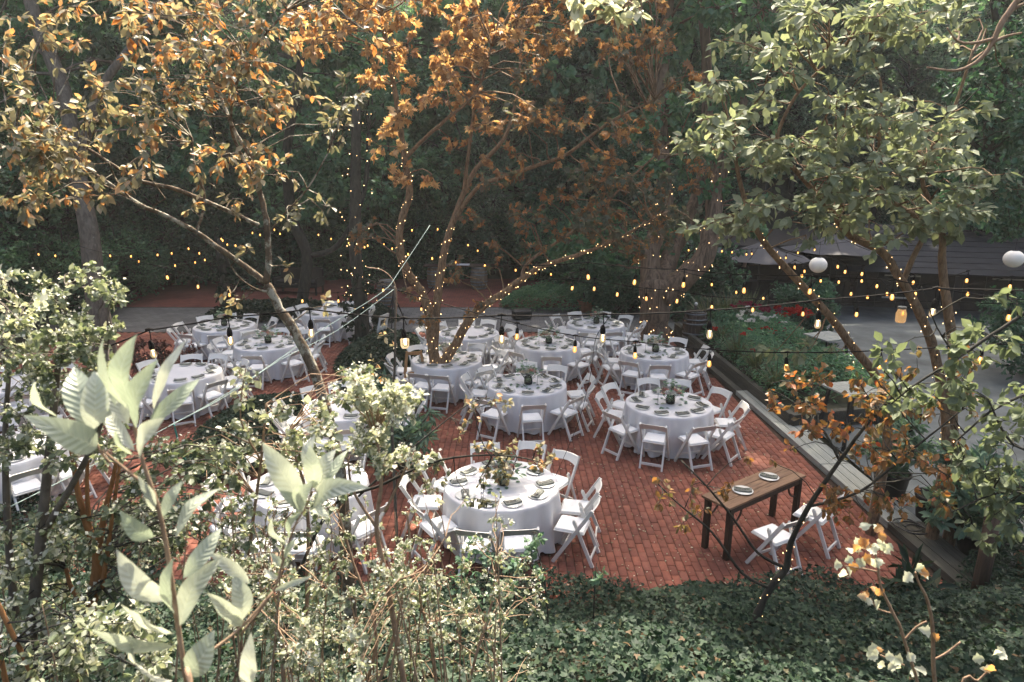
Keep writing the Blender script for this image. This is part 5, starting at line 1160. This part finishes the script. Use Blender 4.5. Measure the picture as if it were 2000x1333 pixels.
leafy('pot_shrub', 'twiggy green shrub at the right frame edge', 'shrub', (6.9, 7.6, .3), (.75, .6, .8), 34, 34, 'oval', (.06, .11), M['lf_right'], lo=.0, hi=.6)
leafy('spiky_plant', 'spiky strap leaved plant at the edge of the ivy by the post', 'plant', (4.55, 6.75, .1), (.3, .25, .2), 6, 22, 'lance', (.2, .32), M['lf_ivy'], flat=.9)

# fallen leaves and petals on the bricks
n = 1100; x = rng.uniform(-.5, 4.9, n); y = 7.1+rng.random(n)**1.6*6; k = np.hypot(x+.14, y-8.5) > .85; x, y = x[k], y[k]; n = len(x)
V, F, rr = leaves('diamond', np.stack([x, y, np.full(n, .006)], 1), unit(n)*np.array([1, 1, .08]), np.array([[0, 0, 1.]]*n)+unit(n)*.2, rng.uniform(.015, .045, n), rng.uniform(.3, 1, n))
tag(link('leaf_litter', np_mesh('leaf_litter', V, F, M['lf_silver'], rr)), 'scattered small fallen leaves on the brick patio', 'fallen leaves', kind='stuff')

n = 190; x = rng.uniform(-3, 4.9, n); y = rng.uniform(7.1, 15, n)
V, F, rr = leaves('oval', np.stack([x, y, np.full(n, .008)], 1), unit(n)*np.array([1, 1, .1]), np.array([[0, 0, 1.]]*n)+unit(n)*.35, rng.uniform(.03, .07, n), rng.uniform(.3, .95, n))
tag(link('leaf_litter', np_mesh('leaf_litter', V, F, M['lf_autumn'], rr)), 'scattered rust brown fallen leaves lying on the bricks between the tables', 'fallen leaves', kind='stuff')

# ================================================================== FOREGROUND PLANTS
def grounded(s, low=1180):                     # a stem that leaves the view at the bottom goes on down to the soil
    p, r = pp(s)
    if s[0][1] >= low:
        p0 = p[0]; g = Vector((p0.x, p0.y, float(hgt(p0.x, p0.y))-.05)); p, r = [g]+p, [r[0]*1.15]+r
    return p, r
def big_leaf(root, o, b, t, wpx, arch=.12, mat=None, lobed=False, tw=0):
    b3, t3 = at(*b), at(*t); t3 = b3+(t3-b3)*1.1; d = t3-b3; L = d.length; cv = random.gauss(0, .10); w = wpx*((b[2]+t[2])/2)/FPX/2*1.0; dn = d/L
    nrm = Vector((random.gauss(tw, .25), -.75, .65+random.gauss(0, .15))); nrm = (nrm-dn*nrm.dot(dn)).normalized(); s = dn.cross(nrm); n = 10; vs = []
    for i in range(n):
        f = i/(n-1); ww = w*1.0*max(.02, (4*f**.8*(1-f**1.1))*.95)**1.05
        if lobed: ww *= 1+.28*math.sin(f*17)
        c = b3+d*f+s*(cv*L*math.sin(math.pi*f))+nrm*(arch*L*math.sin(math.pi*f)+.012*L*math.sin(f*14+cv*60)) - Vector((0, 0, .08*L*f*f))
        for k, dz in ((-1, .22), (-.5, .06), (0, 0), (.5, .06), (1, .22)): vs.append(c+s*(k*ww)+nrm*(dz*ww))
    fs = [(i*5+j, i*5+j+1, i*5+6+j, i*5+5+j) for i in range(n-1) for j in range(4)]
    ob = MB().add(vs, fs).build('leaf', mat or M['lf_laurel'], root, True, o)
    for nm, vals in (('across', [k for _ in range(n) for k in (-1, -.5, 0, .5, 1)]), ('along', [i/(n-1) for i in range(n) for _ in range(5)])):
        at_ = ob.data.attributes.new(nm, 'FLOAT', 'POINT'); at_.data.foreach_set('value', vals)
def leafplant(name, label, stems, lvs, mat, bark, cat='plant', lobed=False, group=None):
    p0 = grounded(stems[0], 1340)[0][0]; root = thing(name, label, cat, p0, 0, group)
    for s in stems:
        p, r = grounded(s, 1355); p, r = smooth_path(p, r); MB().tube(p, r, 7).build('stem', bark, root, True, p0)
    for l in lvs: big_leaf(root, p0, l[0], l[1], l[2], l[3] if len(l) > 3 else .10, mat, lobed)
    return root
A = 1.05
lv = [((191, 876, A), (59, 804, A-.1), 52, .16), ((118, 815, A+.05), (72, 745, A), 24), ((173, 838, A), (146, 718, A+.05), 50), ((180, 842, A-.02), (182, 727, A), 44), ((205, 830, A+.05), (188, 728, A+.1), 30), ((252, 800, A+.02), (205, 662, A+.02), 22), ((258, 800, A), (266, 655, A), 46), ((268, 838, A-.03), (305, 702, A-.06), 54),
      ((300, 800, A+.08), (358, 664, A+.12), 20), ((290, 830, A+.05), (380, 738, A+.1), 30), ((274, 896, A-.02), (318, 814, A-.05), 48), ((262, 880, A), (215, 800, A+.06), 26), ((272, 892, A-.03), (228, 838, A-.07), 24), ((250, 830, A+.06), (232, 745, A+.1), 32),
      ((298, 1050, A), (238, 994, A-.05), 32), ((345, 1050, A), (424, 955, A+.06), 30), ((329, 1172, A-.03), (235, 1070, A-.08), 42), ((358, 1130, A), (424, 1033, A+.05), 34), ((340, 1200, A-.05), (336, 1092, A-.06), 50), ((352, 1222, A), (428, 1088, A+.05), 40), ((342, 1238, A-.03), (245, 1175, A-.07), 38),
      ((338, 1262, A-.04), (194, 1220, A-.12), 40), ((335, 1332, A-.04), (259, 1250, A-.1), 40), ((360, 1320, A), (413, 1232, A+.02), 56), ((300, 1000, A), (270, 930, A), 22), ((318, 1010, A), (352, 940, A+.03), 22), ((487, 1140, A+.12), (413, 1076, A+.1), 24), ((472, 1224, A+.08), (410, 1156, A+.06), 34), ((468, 1218, A+.09), (455, 1124, A+.1), 40), ((480, 1345, A), (488, 1237, A), 36)]
leafplant('bay_laurel', 'large pale green bay laurel with long leaves close at the lower left', [[(385, 1420, A-.05, 0.0054), (364, 1332, A, 0.0048), (345, 1206, A, 0.0045), (326, 1076, A, 0.0042), (308, 989, A, 0.0036), (280, 905, A, 0.0033), (262, 830, A, 0.0024), (258, 760, A, 0.0018)], [(215, 905, A, 0.0024), (195, 880, A, 0.0021), (178, 840, A, 0.0018)], [(300, 960, A, 0.0027), (255, 925, A, 0.0024), (200, 880, A, 0.0018)],
   [(364, 1332, A, 0.0033), (396, 1286, A+.03, 0.0030), (470, 1227, A+.08, 0.0027), (533, 1157, A+.12, 0.0024)]], lv, None, M['twig_tan'])
B2 = 1.2
lv2 = [((612, 955, B2), (605, 870, B2), 36), ((618, 960, B2), (652, 878, B2+.03), 32), ((612, 998, B2-.03), (712, 946, B2-.08), 38, .14), ((589, 984, B2), (518, 863, B2-.03), 44), ((627, 962, B2+.05), (674, 880, B2+.1), 24), ((616, 935, B2+.06), (616, 848, B2+.1), 24), ((582, 996, B2-.04), (607, 942, B2-.06), 36), ((592, 1000, B2), (547, 956, B2-.04), 24), ((600, 1000, B2-.03), (640, 1005, B2-.1), 22),
       ((560, 1060, B2), (534, 1010, B2), 14), ((565, 1050, B2), (590, 1000, B2), 14), ((552, 1110, B2), (528, 1080, B2), 12), ((555, 1090, B2), (578, 1050, B2), 13), ((535, 1155, B2), (605, 1122, B2), 12), ((545, 1130, B2), (520, 1110, B2), 12)]
leafplant('bay_laurel', 'smaller pale bay laurel shoot right of the large one in front of the hidden table', [[(470, 1240, 1.14, 0.0027), (533, 1157, 1.18, 0.0024), (550, 1105, B2, 0.0024), (575, 1030, B2, 0.0021), (600, 985, B2, 0.0018), (610, 950, B2, 0.0015)]], lv2, None, M['twig_tan'])
W = 2.1
pl = []
for (x, y, n_, r_) in ((1700, 1050, 10, 34), (1668, 1085, 6, 22), (1720, 1085, 9, 30), (1650, 1105, 4, 14), (1705, 1165, 7, 22), (1788, 1118, 6, 14), (1722, 1280, 6, 28), (1770, 1300, 7, 30), (1940, 1292, 6, 30), (1690, 1270, 3, 16), (1820, 1232, 2, 10)):
    for k in range(n_):
        a = random.uniform(0, 6.28); e = random.uniform(.25, .6)*r_; bx_, by_ = x+math.cos(a)*e, y+math.sin(a)*e*.8; t_ = a+random.gauss(0, .5); L_ = random.uniform(14, 24); Yk = W+random.uniform(-.06, .06)
        pl.append(((bx_, by_, Yk), (bx_+math.cos(t_)*L_, by_+math.sin(t_)*L_*.7, Yk+random.uniform(-.03, .03)), random.uniform(13, 20), .1))
leafplant('pale_sprig', 'pale lobed leaf sprigs with tan stems in sun at the lower right', [[(1850, 1420, W, .008), (1826, 1332, W, .0075), (1822, 1237, W, .007), (1818, 1200, W, .006), (1808, 1164, W, .005), (1795, 1140, W, .004), (1788, 1118, W, .003)], [(1800, 1420, W, .006), (1766, 1251, W, .0055), (1745, 1199, W, .005), (1720, 1146, W, .0045), (1713, 1094, W, .004), (1696, 1060, W, .003)], [(1713, 1117, W, .003), (1690, 1112, W, .003), (1650, 1106, W, .002)], [(1822, 1290, W, .004), (1850, 1275, W, .004), (1876, 1254, W, .003)], [(1766, 1251, W, .004), (1790, 1225, W, .0035), (1810, 1214, W, .003)], [(1870, 1360, W, .005), (1910, 1330, W, .004), (1935, 1305, W, .003)], [(1745, 1199, W, .003), (1715, 1190, W, .003), (1700, 1170, W, .0025)], [(1766, 1300, W, .004), (1740, 1290, W, .0035), (1720, 1280, W, .003)]], pl, M['lf_pale'], M['twig_tan'], 'plant', True)

# small leaved shrubs close to the camera
def shrub_px(name, label, stems, blobs, kind, size, mat, bark, **kw):
    return tree(name, label, 'shrub', [grounded(s) for s in stems], blobs, kind, size, mat, bark, leafname='foliage', **kw)
shrub_px('silver_shrub', 'silvery white flowering shrub with tan stems left of the nearest table', [[(800, 1420, 2.4, .014), (775, 1250, 2.4, .012), (752, 1120, 2.4, .011), (735, 1030, 2.4, .009), (745, 940, 2.4, .007), (735, 850, 2.4, .005)], [(735, 1030, 2.4, .007), (690, 960, 2.4, .005), (680, 900, 2.4, .004)], [(752, 1000, 2.4, .006), (790, 920, 2.4, .004), (810, 880, 2.4, .003)], [(720, 1420, 2.5, .008), (770, 1240, 2.5, .007), (800, 1100, 2.5, .005), (795, 1000, 2.5, .004)]],
   region(670, 770, 800, 870, 2.2, 2.6, 22, .07, 46, .4, 1) + region(690, 740, 760, 800, 2.2, 2.6, 6, .05, 36, .5, 1) + region(740, 870, 830, 920, 2.3, 2.5, 6, .05, 36, .4, 1) + region(700, 1040, 790, 1160, 2.3, 2.5, 8, .045, 22, .2, .9) + region(650, 860, 720, 920, 2.3, 2.5, 4, .05, 26, .3, .9), 'oval', (.018, .034), M['lf_silver'], M['twig_tan'], bloom=1800, per=5, twig=.0013, wid=1.3, droop=0)
shrub_px('grey_bush', 'dense sunlit grey green bush along the left edge', [[(60, 1300, 3.0, .03), (80, 1050, 3.0, .025), (100, 850, 3.0, .018), (120, 650, 3.0, .01), (130, 560, 3, .006)], [(30, 1200, 3.1, .02), (10, 900, 3.1, .014), (20, 700, 3.1, .008)], [(80, 1050, 3.0, .018), (190, 850, 2.9, .012), (210, 680, 2.9, .007)], [(-40, 900, 2.8, .015), (-10, 720, 2.8, .01), (30, 600, 2.8, .006)]],
   region(-20, 620, 240, 900, 2.6, 3.3, 66, .10, 59, .1, .85) + region(60, 530, 230, 680, 2.7, 3.2, 21, .08, 44, .2, .9) + region(-20, 540, 70, 700, 2.4, 2.9, 13, .1, 34, .3, 1), 'oval', (.016, .042), M['lf_silver'], M['bark_pale'], bloom=1600, per=9, twig=.0015, wid=1.2, droop=.05, rrange=(.1, .9))
shrub_px('orange_stem_bush', 'bush with thick orange brown stems at the lower left', [[(150, 1380, 3.1, .038), (165, 1260, 3.1, .034), (180, 1170, 3.1, .03), (190, 1090, 3.1, .024), (165, 1010, 3.1, .016), (150, 950, 3.1, .013), (142, 890, 3.1, .011), (130, 860, 3.1, .009)], [(190, 1090, 3.1, .018), (205, 1000, 3.1, .014), (222, 930, 3.1, .011), (232, 870, 3.1, .008)], [(178, 1070, 3.1, .013), (170, 960, 3.1, .010), (172, 880, 3.1, .008)], [(160, 1175, 3.1, .014), (140, 1150, 3.1, .011), (128, 1110, 3.1, .008)], [(200, 1150, 3.05, .012), (215, 1040, 3.05, .01), (235, 900, 3.05, .007)], [(-20, 1180, 2.4, .01), (30, 1250, 2.4, .009), (80, 1360, 2.4, .01)]],
   region(60, 960, 300, 1160, 2.9, 3.4, 38, .09, 32, .0, .8) + region(0, 1020, 150, 1250, 2.8, 3.4, 25, .1, 34, .2, 1) + region(260, 880, 480, 1100, 3.0, 3.8, 38, .1, 34, .0, .8) + region(0, 1180, 330, 1340, 2.2, 2.9, 41, .1, 38, .2, 1), 'oval', (.028, .05), M['lf_silver'], M['bark_orange'], twigmat=M['bark_dark'], bloom=1500, per=6, twig=.002, wid=1.2)
shrub_px('tangled_shrub', 'tangled thin stemmed shrub filling the lower centre left', [[(560, 1400, 2.6, .012), (545, 1200, 2.6, .009), (540, 1080, 2.7, .006)], [(690, 1420, 2.8, .009), (735, 1250, 2.8, .008), (690, 1100, 2.9, .006), (660, 1000, 2.9, .004)], [(900, 1420, 2.9, .009), (930, 1280, 2.9, .007), (960, 1180, 3, .006), (970, 1080, 3, .004)], [(1000, 1420, 3, .008), (960, 1260, 3, .006), (930, 1170, 3, .004)], [(860, 1420, 2.7, .007), (840, 1250, 2.7, .006), (820, 1150, 2.7, .005), (870, 1050, 2.7, .003)], [(430, 1420, 2.8, .008), (500, 1200, 2.9, .006), (520, 1050, 3.0, .004)]],
   region(480, 940, 700, 1100, 2.7, 3.4, 30, .085, 28, .0, .75) + region(440, 1080, 720, 1340, 2.3, 3.1, 62, .09, 32, .1, .95) + region(560, 1210, 720, 1340, 1.9, 2.4, 13, .05, 28, .5, 1) + region(720, 1100, 930, 1340, 2.5, 3.2, 38, .075, 23, .1, .9) + region(900, 1080, 1070, 1330, 2.7, 3.3, 25, .065, 19, .1, .8) + region(830, 960, 1020, 1110, 2.8, 3.3, 11, .045, 11, .2, 1), 'oval', (.014, .036), M['lf_silver'], M['twig_tan'], bloom=3200, per=9, twig=.0014, wid=1.2, rrange=(.1, 1))
shrub_px('flowering_shrub', 'leafy shrub with sunlit rounded leaves between the white shrub and the lichen tree', [[(470, 1250, 3.4, .012), (490, 1050, 3.4, .01), (510, 900, 3.4, .008), (520, 790, 3.4, .005)], [(600, 1200, 3.6, .012), (600, 980, 3.6, .01), (560, 850, 3.6, .006)], [(510, 900, 3.4, .006), (470, 820, 3.3, .004), (480, 720, 3.3, .003)]],
   region(430, 780, 640, 950, 3.1, 3.8, 36, .085, 21, .3, 1) + region(465, 700, 500, 780, 3.2, 3.4, 4, .05, 11, .5, 1) + region(640, 700, 720, 800, 3.6, 4, 8, .08, 19, .0, .6) + region(300, 830, 480, 960, 3.4, 4, 16, .09, 21, .0, .6), 'oval', (.025, .055), M['lf_silver'], M['twig_tan'], bloom=700, per=5, twig=.0016, wid=1.5)
shrub_px('thin_branch', 'thin arching branch with green leaves across the nearest table', [[(560, 1200, 4.7, .015), (640, 1000, 4.6, .012), (740, 950, 4.4, .01), (840, 905, 4.2, .008), (930, 890, 4.1, .006), (1010, 893, 4.1, .005), (1060, 905, 4.1, .003)], [(960, 893, 4.1, .005), (940, 860, 4.2, .004), (925, 800, 4.3, .003)], [(700, 970, 4.5, .008), (800, 880, 4.6, .006), (900, 800, 4.8, .004), (940, 780, 4.8, .003)]],
   region(930, 875, 1000, 935, 4.0, 4.3, 8, .07, 20, .1, .8) + region(1040, 870, 1100, 915, 4.0, 4.2, 5, .05, 14, .2, .9) + region(900, 770, 1010, 850, 4.3, 4.8, 7, .05, 12, .1, .9) + region(920, 940, 960, 1010, 4.0, 4.2, 4, .035, 9, .0, .4) + region(780, 900, 860, 960, 4.3, 4.6, 7, .07, 16, .0, .4), 'oval', (.03, .052), M['lf_left'], M['bark_dark'], per=5, twig=.0018, wid=1.35, droop=.2)
shrub_px('leafy_sprout', 'slender green sprouts rising from the ivy edge beside the nearest table', [[(1070, 1200, 5.2, .006), (1060, 1120, 5.2, .005), (1040, 1040, 5.2, .003)], [(1160, 1190, 5.4, .006), (1162, 1140, 5.4, .005), (1165, 1100, 5.4, .003)], [(940, 1190, 5, .006), (955, 1120, 5, .005), (970, 1070, 5, .003)]],
   region(1000, 1040, 1060, 1160, 5, 5.3, 12, .08, 18, .1, .8) + region(1145, 1100, 1185, 1150, 5.2, 5.5, 3, .06, 12, .1, .7) + region(890, 1060, 990, 1180, 4.8, 5.2, 14, .1, 20, .0, .7), 'oval', (.04, .065), M['lf_forest2'], M['bark_dark'], per=5, twig=.002, wid=1.3)
shrub_px('bare_twig', 'sunlit bare branching twig reaching in at the upper right corner', [[(2300, 1300, 3.0, .03), (2290, 700, 3.0, .026), (2200, 150, 3.0, .02), (2080, -40, 3.0, .016), (2010, -20, 3.0, .014), (1960, 40, 3.0, .012), (1940, 80, 3.0, .01), (1915, 115, 3.0, .008), (1870, 138, 3.0, .005), (1810, 132, 3.0, .003)], [(1945, 75, 3, .008), (1900, 85, 3, .006), (1870, 80, 3.02, .004), (1850, 55, 3, .003)], [(1940, 82, 3, .007), (1970, 70, 3, .005), (1995, 65, 3, .004)], [(1955, 45, 3, .008), (1985, 15, 3, .006), (2010, 5, 3, .005)]],
   region(1840, 60, 1900, 90, 3, 3.1, 2, .04, 5, .5, 1), 'oval', (.03, .05), M['lf_silver'], M['twig_tan'], per=2, twig=.002, lumpy=.08)
shrub_px('dark_leaf_branch', 'glossy dark green curled leaves on a branch in front of the terrace', [[(2240, 1300, 4.4, .03), (2220, 1000, 4.4, .026), (2160, 700, 4.4, .018), (2080, 580, 4.4, .014), (1960, 640, 4.4, .012), (1870, 700, 4.4, .01), (1790, 750, 4.4, .007), (1740, 790, 4.4, .004)], [(1870, 700, 4.4, .007), (1830, 640, 4.4, .005), (1800, 560, 4.4, .003)], [(2221, 1010, 4.4, .012), (2080, 780, 4.3, .01), (1960, 790, 4.3, .008), (1870, 860, 4.3, .005)], [(2222, 1050, 4.4, .012), (2080, 900, 4.2, .01), (1980, 870, 4.2, .008), (1930, 780, 4.2, .005)], [(2225, 1100, 4.4, .012), (2080, 1000, 4.3, .01), (1970, 960, 4.3, .008), (1860, 1000, 4.3, .005)]],
   region(1700, 660, 1880, 800, 4.1, 4.6, 16, .11, 14, .0, .55) + region(1880, 720, 2010, 960, 4.0, 4.5, 22, .11, 13, .0, .4) + region(1900, 560, 2010, 700, 4.2, 4.6, 8, .1, 12, .0, .5) + region(1840, 880, 2000, 1060, 4.1, 4.6, 22, .12, 15, .0, .5), 'oval', (.055, .10), M['lf_right'], M['bark_dark'], per=5, twig=.0022, wid=1.2, droop=.3, single=200)
shrub_px('glossy_tree', 'dense small leaved glossy tree at the upper right edge', [[(2180, 1250, 9.5, .11), (2120, 900, 9.5, .1), (2700, 600, 9.5, .09), (1990, 350, 9.5, .07), (1960, 150, 9.5, .05), (1930, -80, 9.5, .03)], [(1990, 350, 9.5, .04), (1900, 280, 9.4, .03), (1840, 230, 9.3, .02)]],
   region(1840, 140, 2040, 450, 8.8, 10.2, 70, .3, 70, 0, 1) + region(1900, -60, 2040, 150, 8.8, 10, 18, .3, 60, 0, 1), 'oval', (.06, .1), M['lf_dark'], M['bark_dark'], per=7, twig=.004, wid=1.1)

# ================================================================== HAZE
hz = MB().box((0, 60, 23.5), (210, 166, 53)).mesh('haze', bpy.data.materials.new('veil_haze'))
hm = hz.materials[0]; hm.use_nodes = True; nt = hm.node_tree
for n_ in list(nt.nodes): nt.nodes.remove(n_)
pv = nt.nodes.new('ShaderNodeVolumePrincipled'); pv.inputs['Density'].default_value = .0009; pv.inputs['Anisotropy'].default_value = .3; pv.inputs['Color'].default_value = (.95, .95, .89, 1)  # even volume added to lighten the dark background
ho = nt.nodes.new('ShaderNodeOutputMaterial'); nt.links.new(pv.outputs[0], ho.inputs['Volume'])
tag(link('haze', hz), 'thin background haze added to lift the dark woods', 'haze', kind='stuff')

shrub_px('pale_branch', 'overexposed pale leaf spray hanging in at the top centre', [[(2330, 1250, 4.6, .05), (2340, 500, 4.6, .045), (2250, -150, 4.5, .035), (1950, -420, 4.4, .025), (1560, -300, 4.3, .018), (1290, -90, 4.2, .012), (1250, -20, 4.2, .01), (1205, 25, 4.2, .008), (1150, 45, 4.2, .006), (1110, 60, 4.2, .004)], [(1250, -20, 4.2, .006), (1170, 10, 4.2, .004), (1110, -10, 4.2, .003)]],
   region(1120, 0, 1260, 40, 4.0, 4.4, 10, .10, 12, .7, 1), 'oval', (.05, .09), M['lf_silver'], M['twig_tan'], per=4, twig=.002, wid=1.3)  # palest leaf tones paint in the sun glare on this spray

ws, wb = [], []
for k in range(58):
    x0 = random.choice((random.uniform(380, 900), random.uniform(0, 1000))); Yk = random.uniform(2.2, 3.4); top = random.uniform(960, 1230) if x0 > 300 else random.uniform(900, 1200); dx = random.gauss(0, 45)
    ws.append([(x0, 1420, Yk, .0045), (x0+dx*.4, (1420+top)/2, Yk, .0035), (x0+dx, top, Yk, .0015)])
    for j in range(5):
        f = random.uniform(.45, 1.02); wb.append((at(x0+dx*f+random.gauss(0, 8), 1420+(top-1420)*f, Yk), .035, 15, .2, 1))
shrub_px('wispy_weeds', 'wispy pale stems with tiny leaves and white blossoms along the bottom left', ws, wb, 'oval', (.010, .026), M['lf_silver'], M['twig_tan'], bloom=3200, per=5, twig=.0009, wid=1.2, droop=-.1, sides=5)
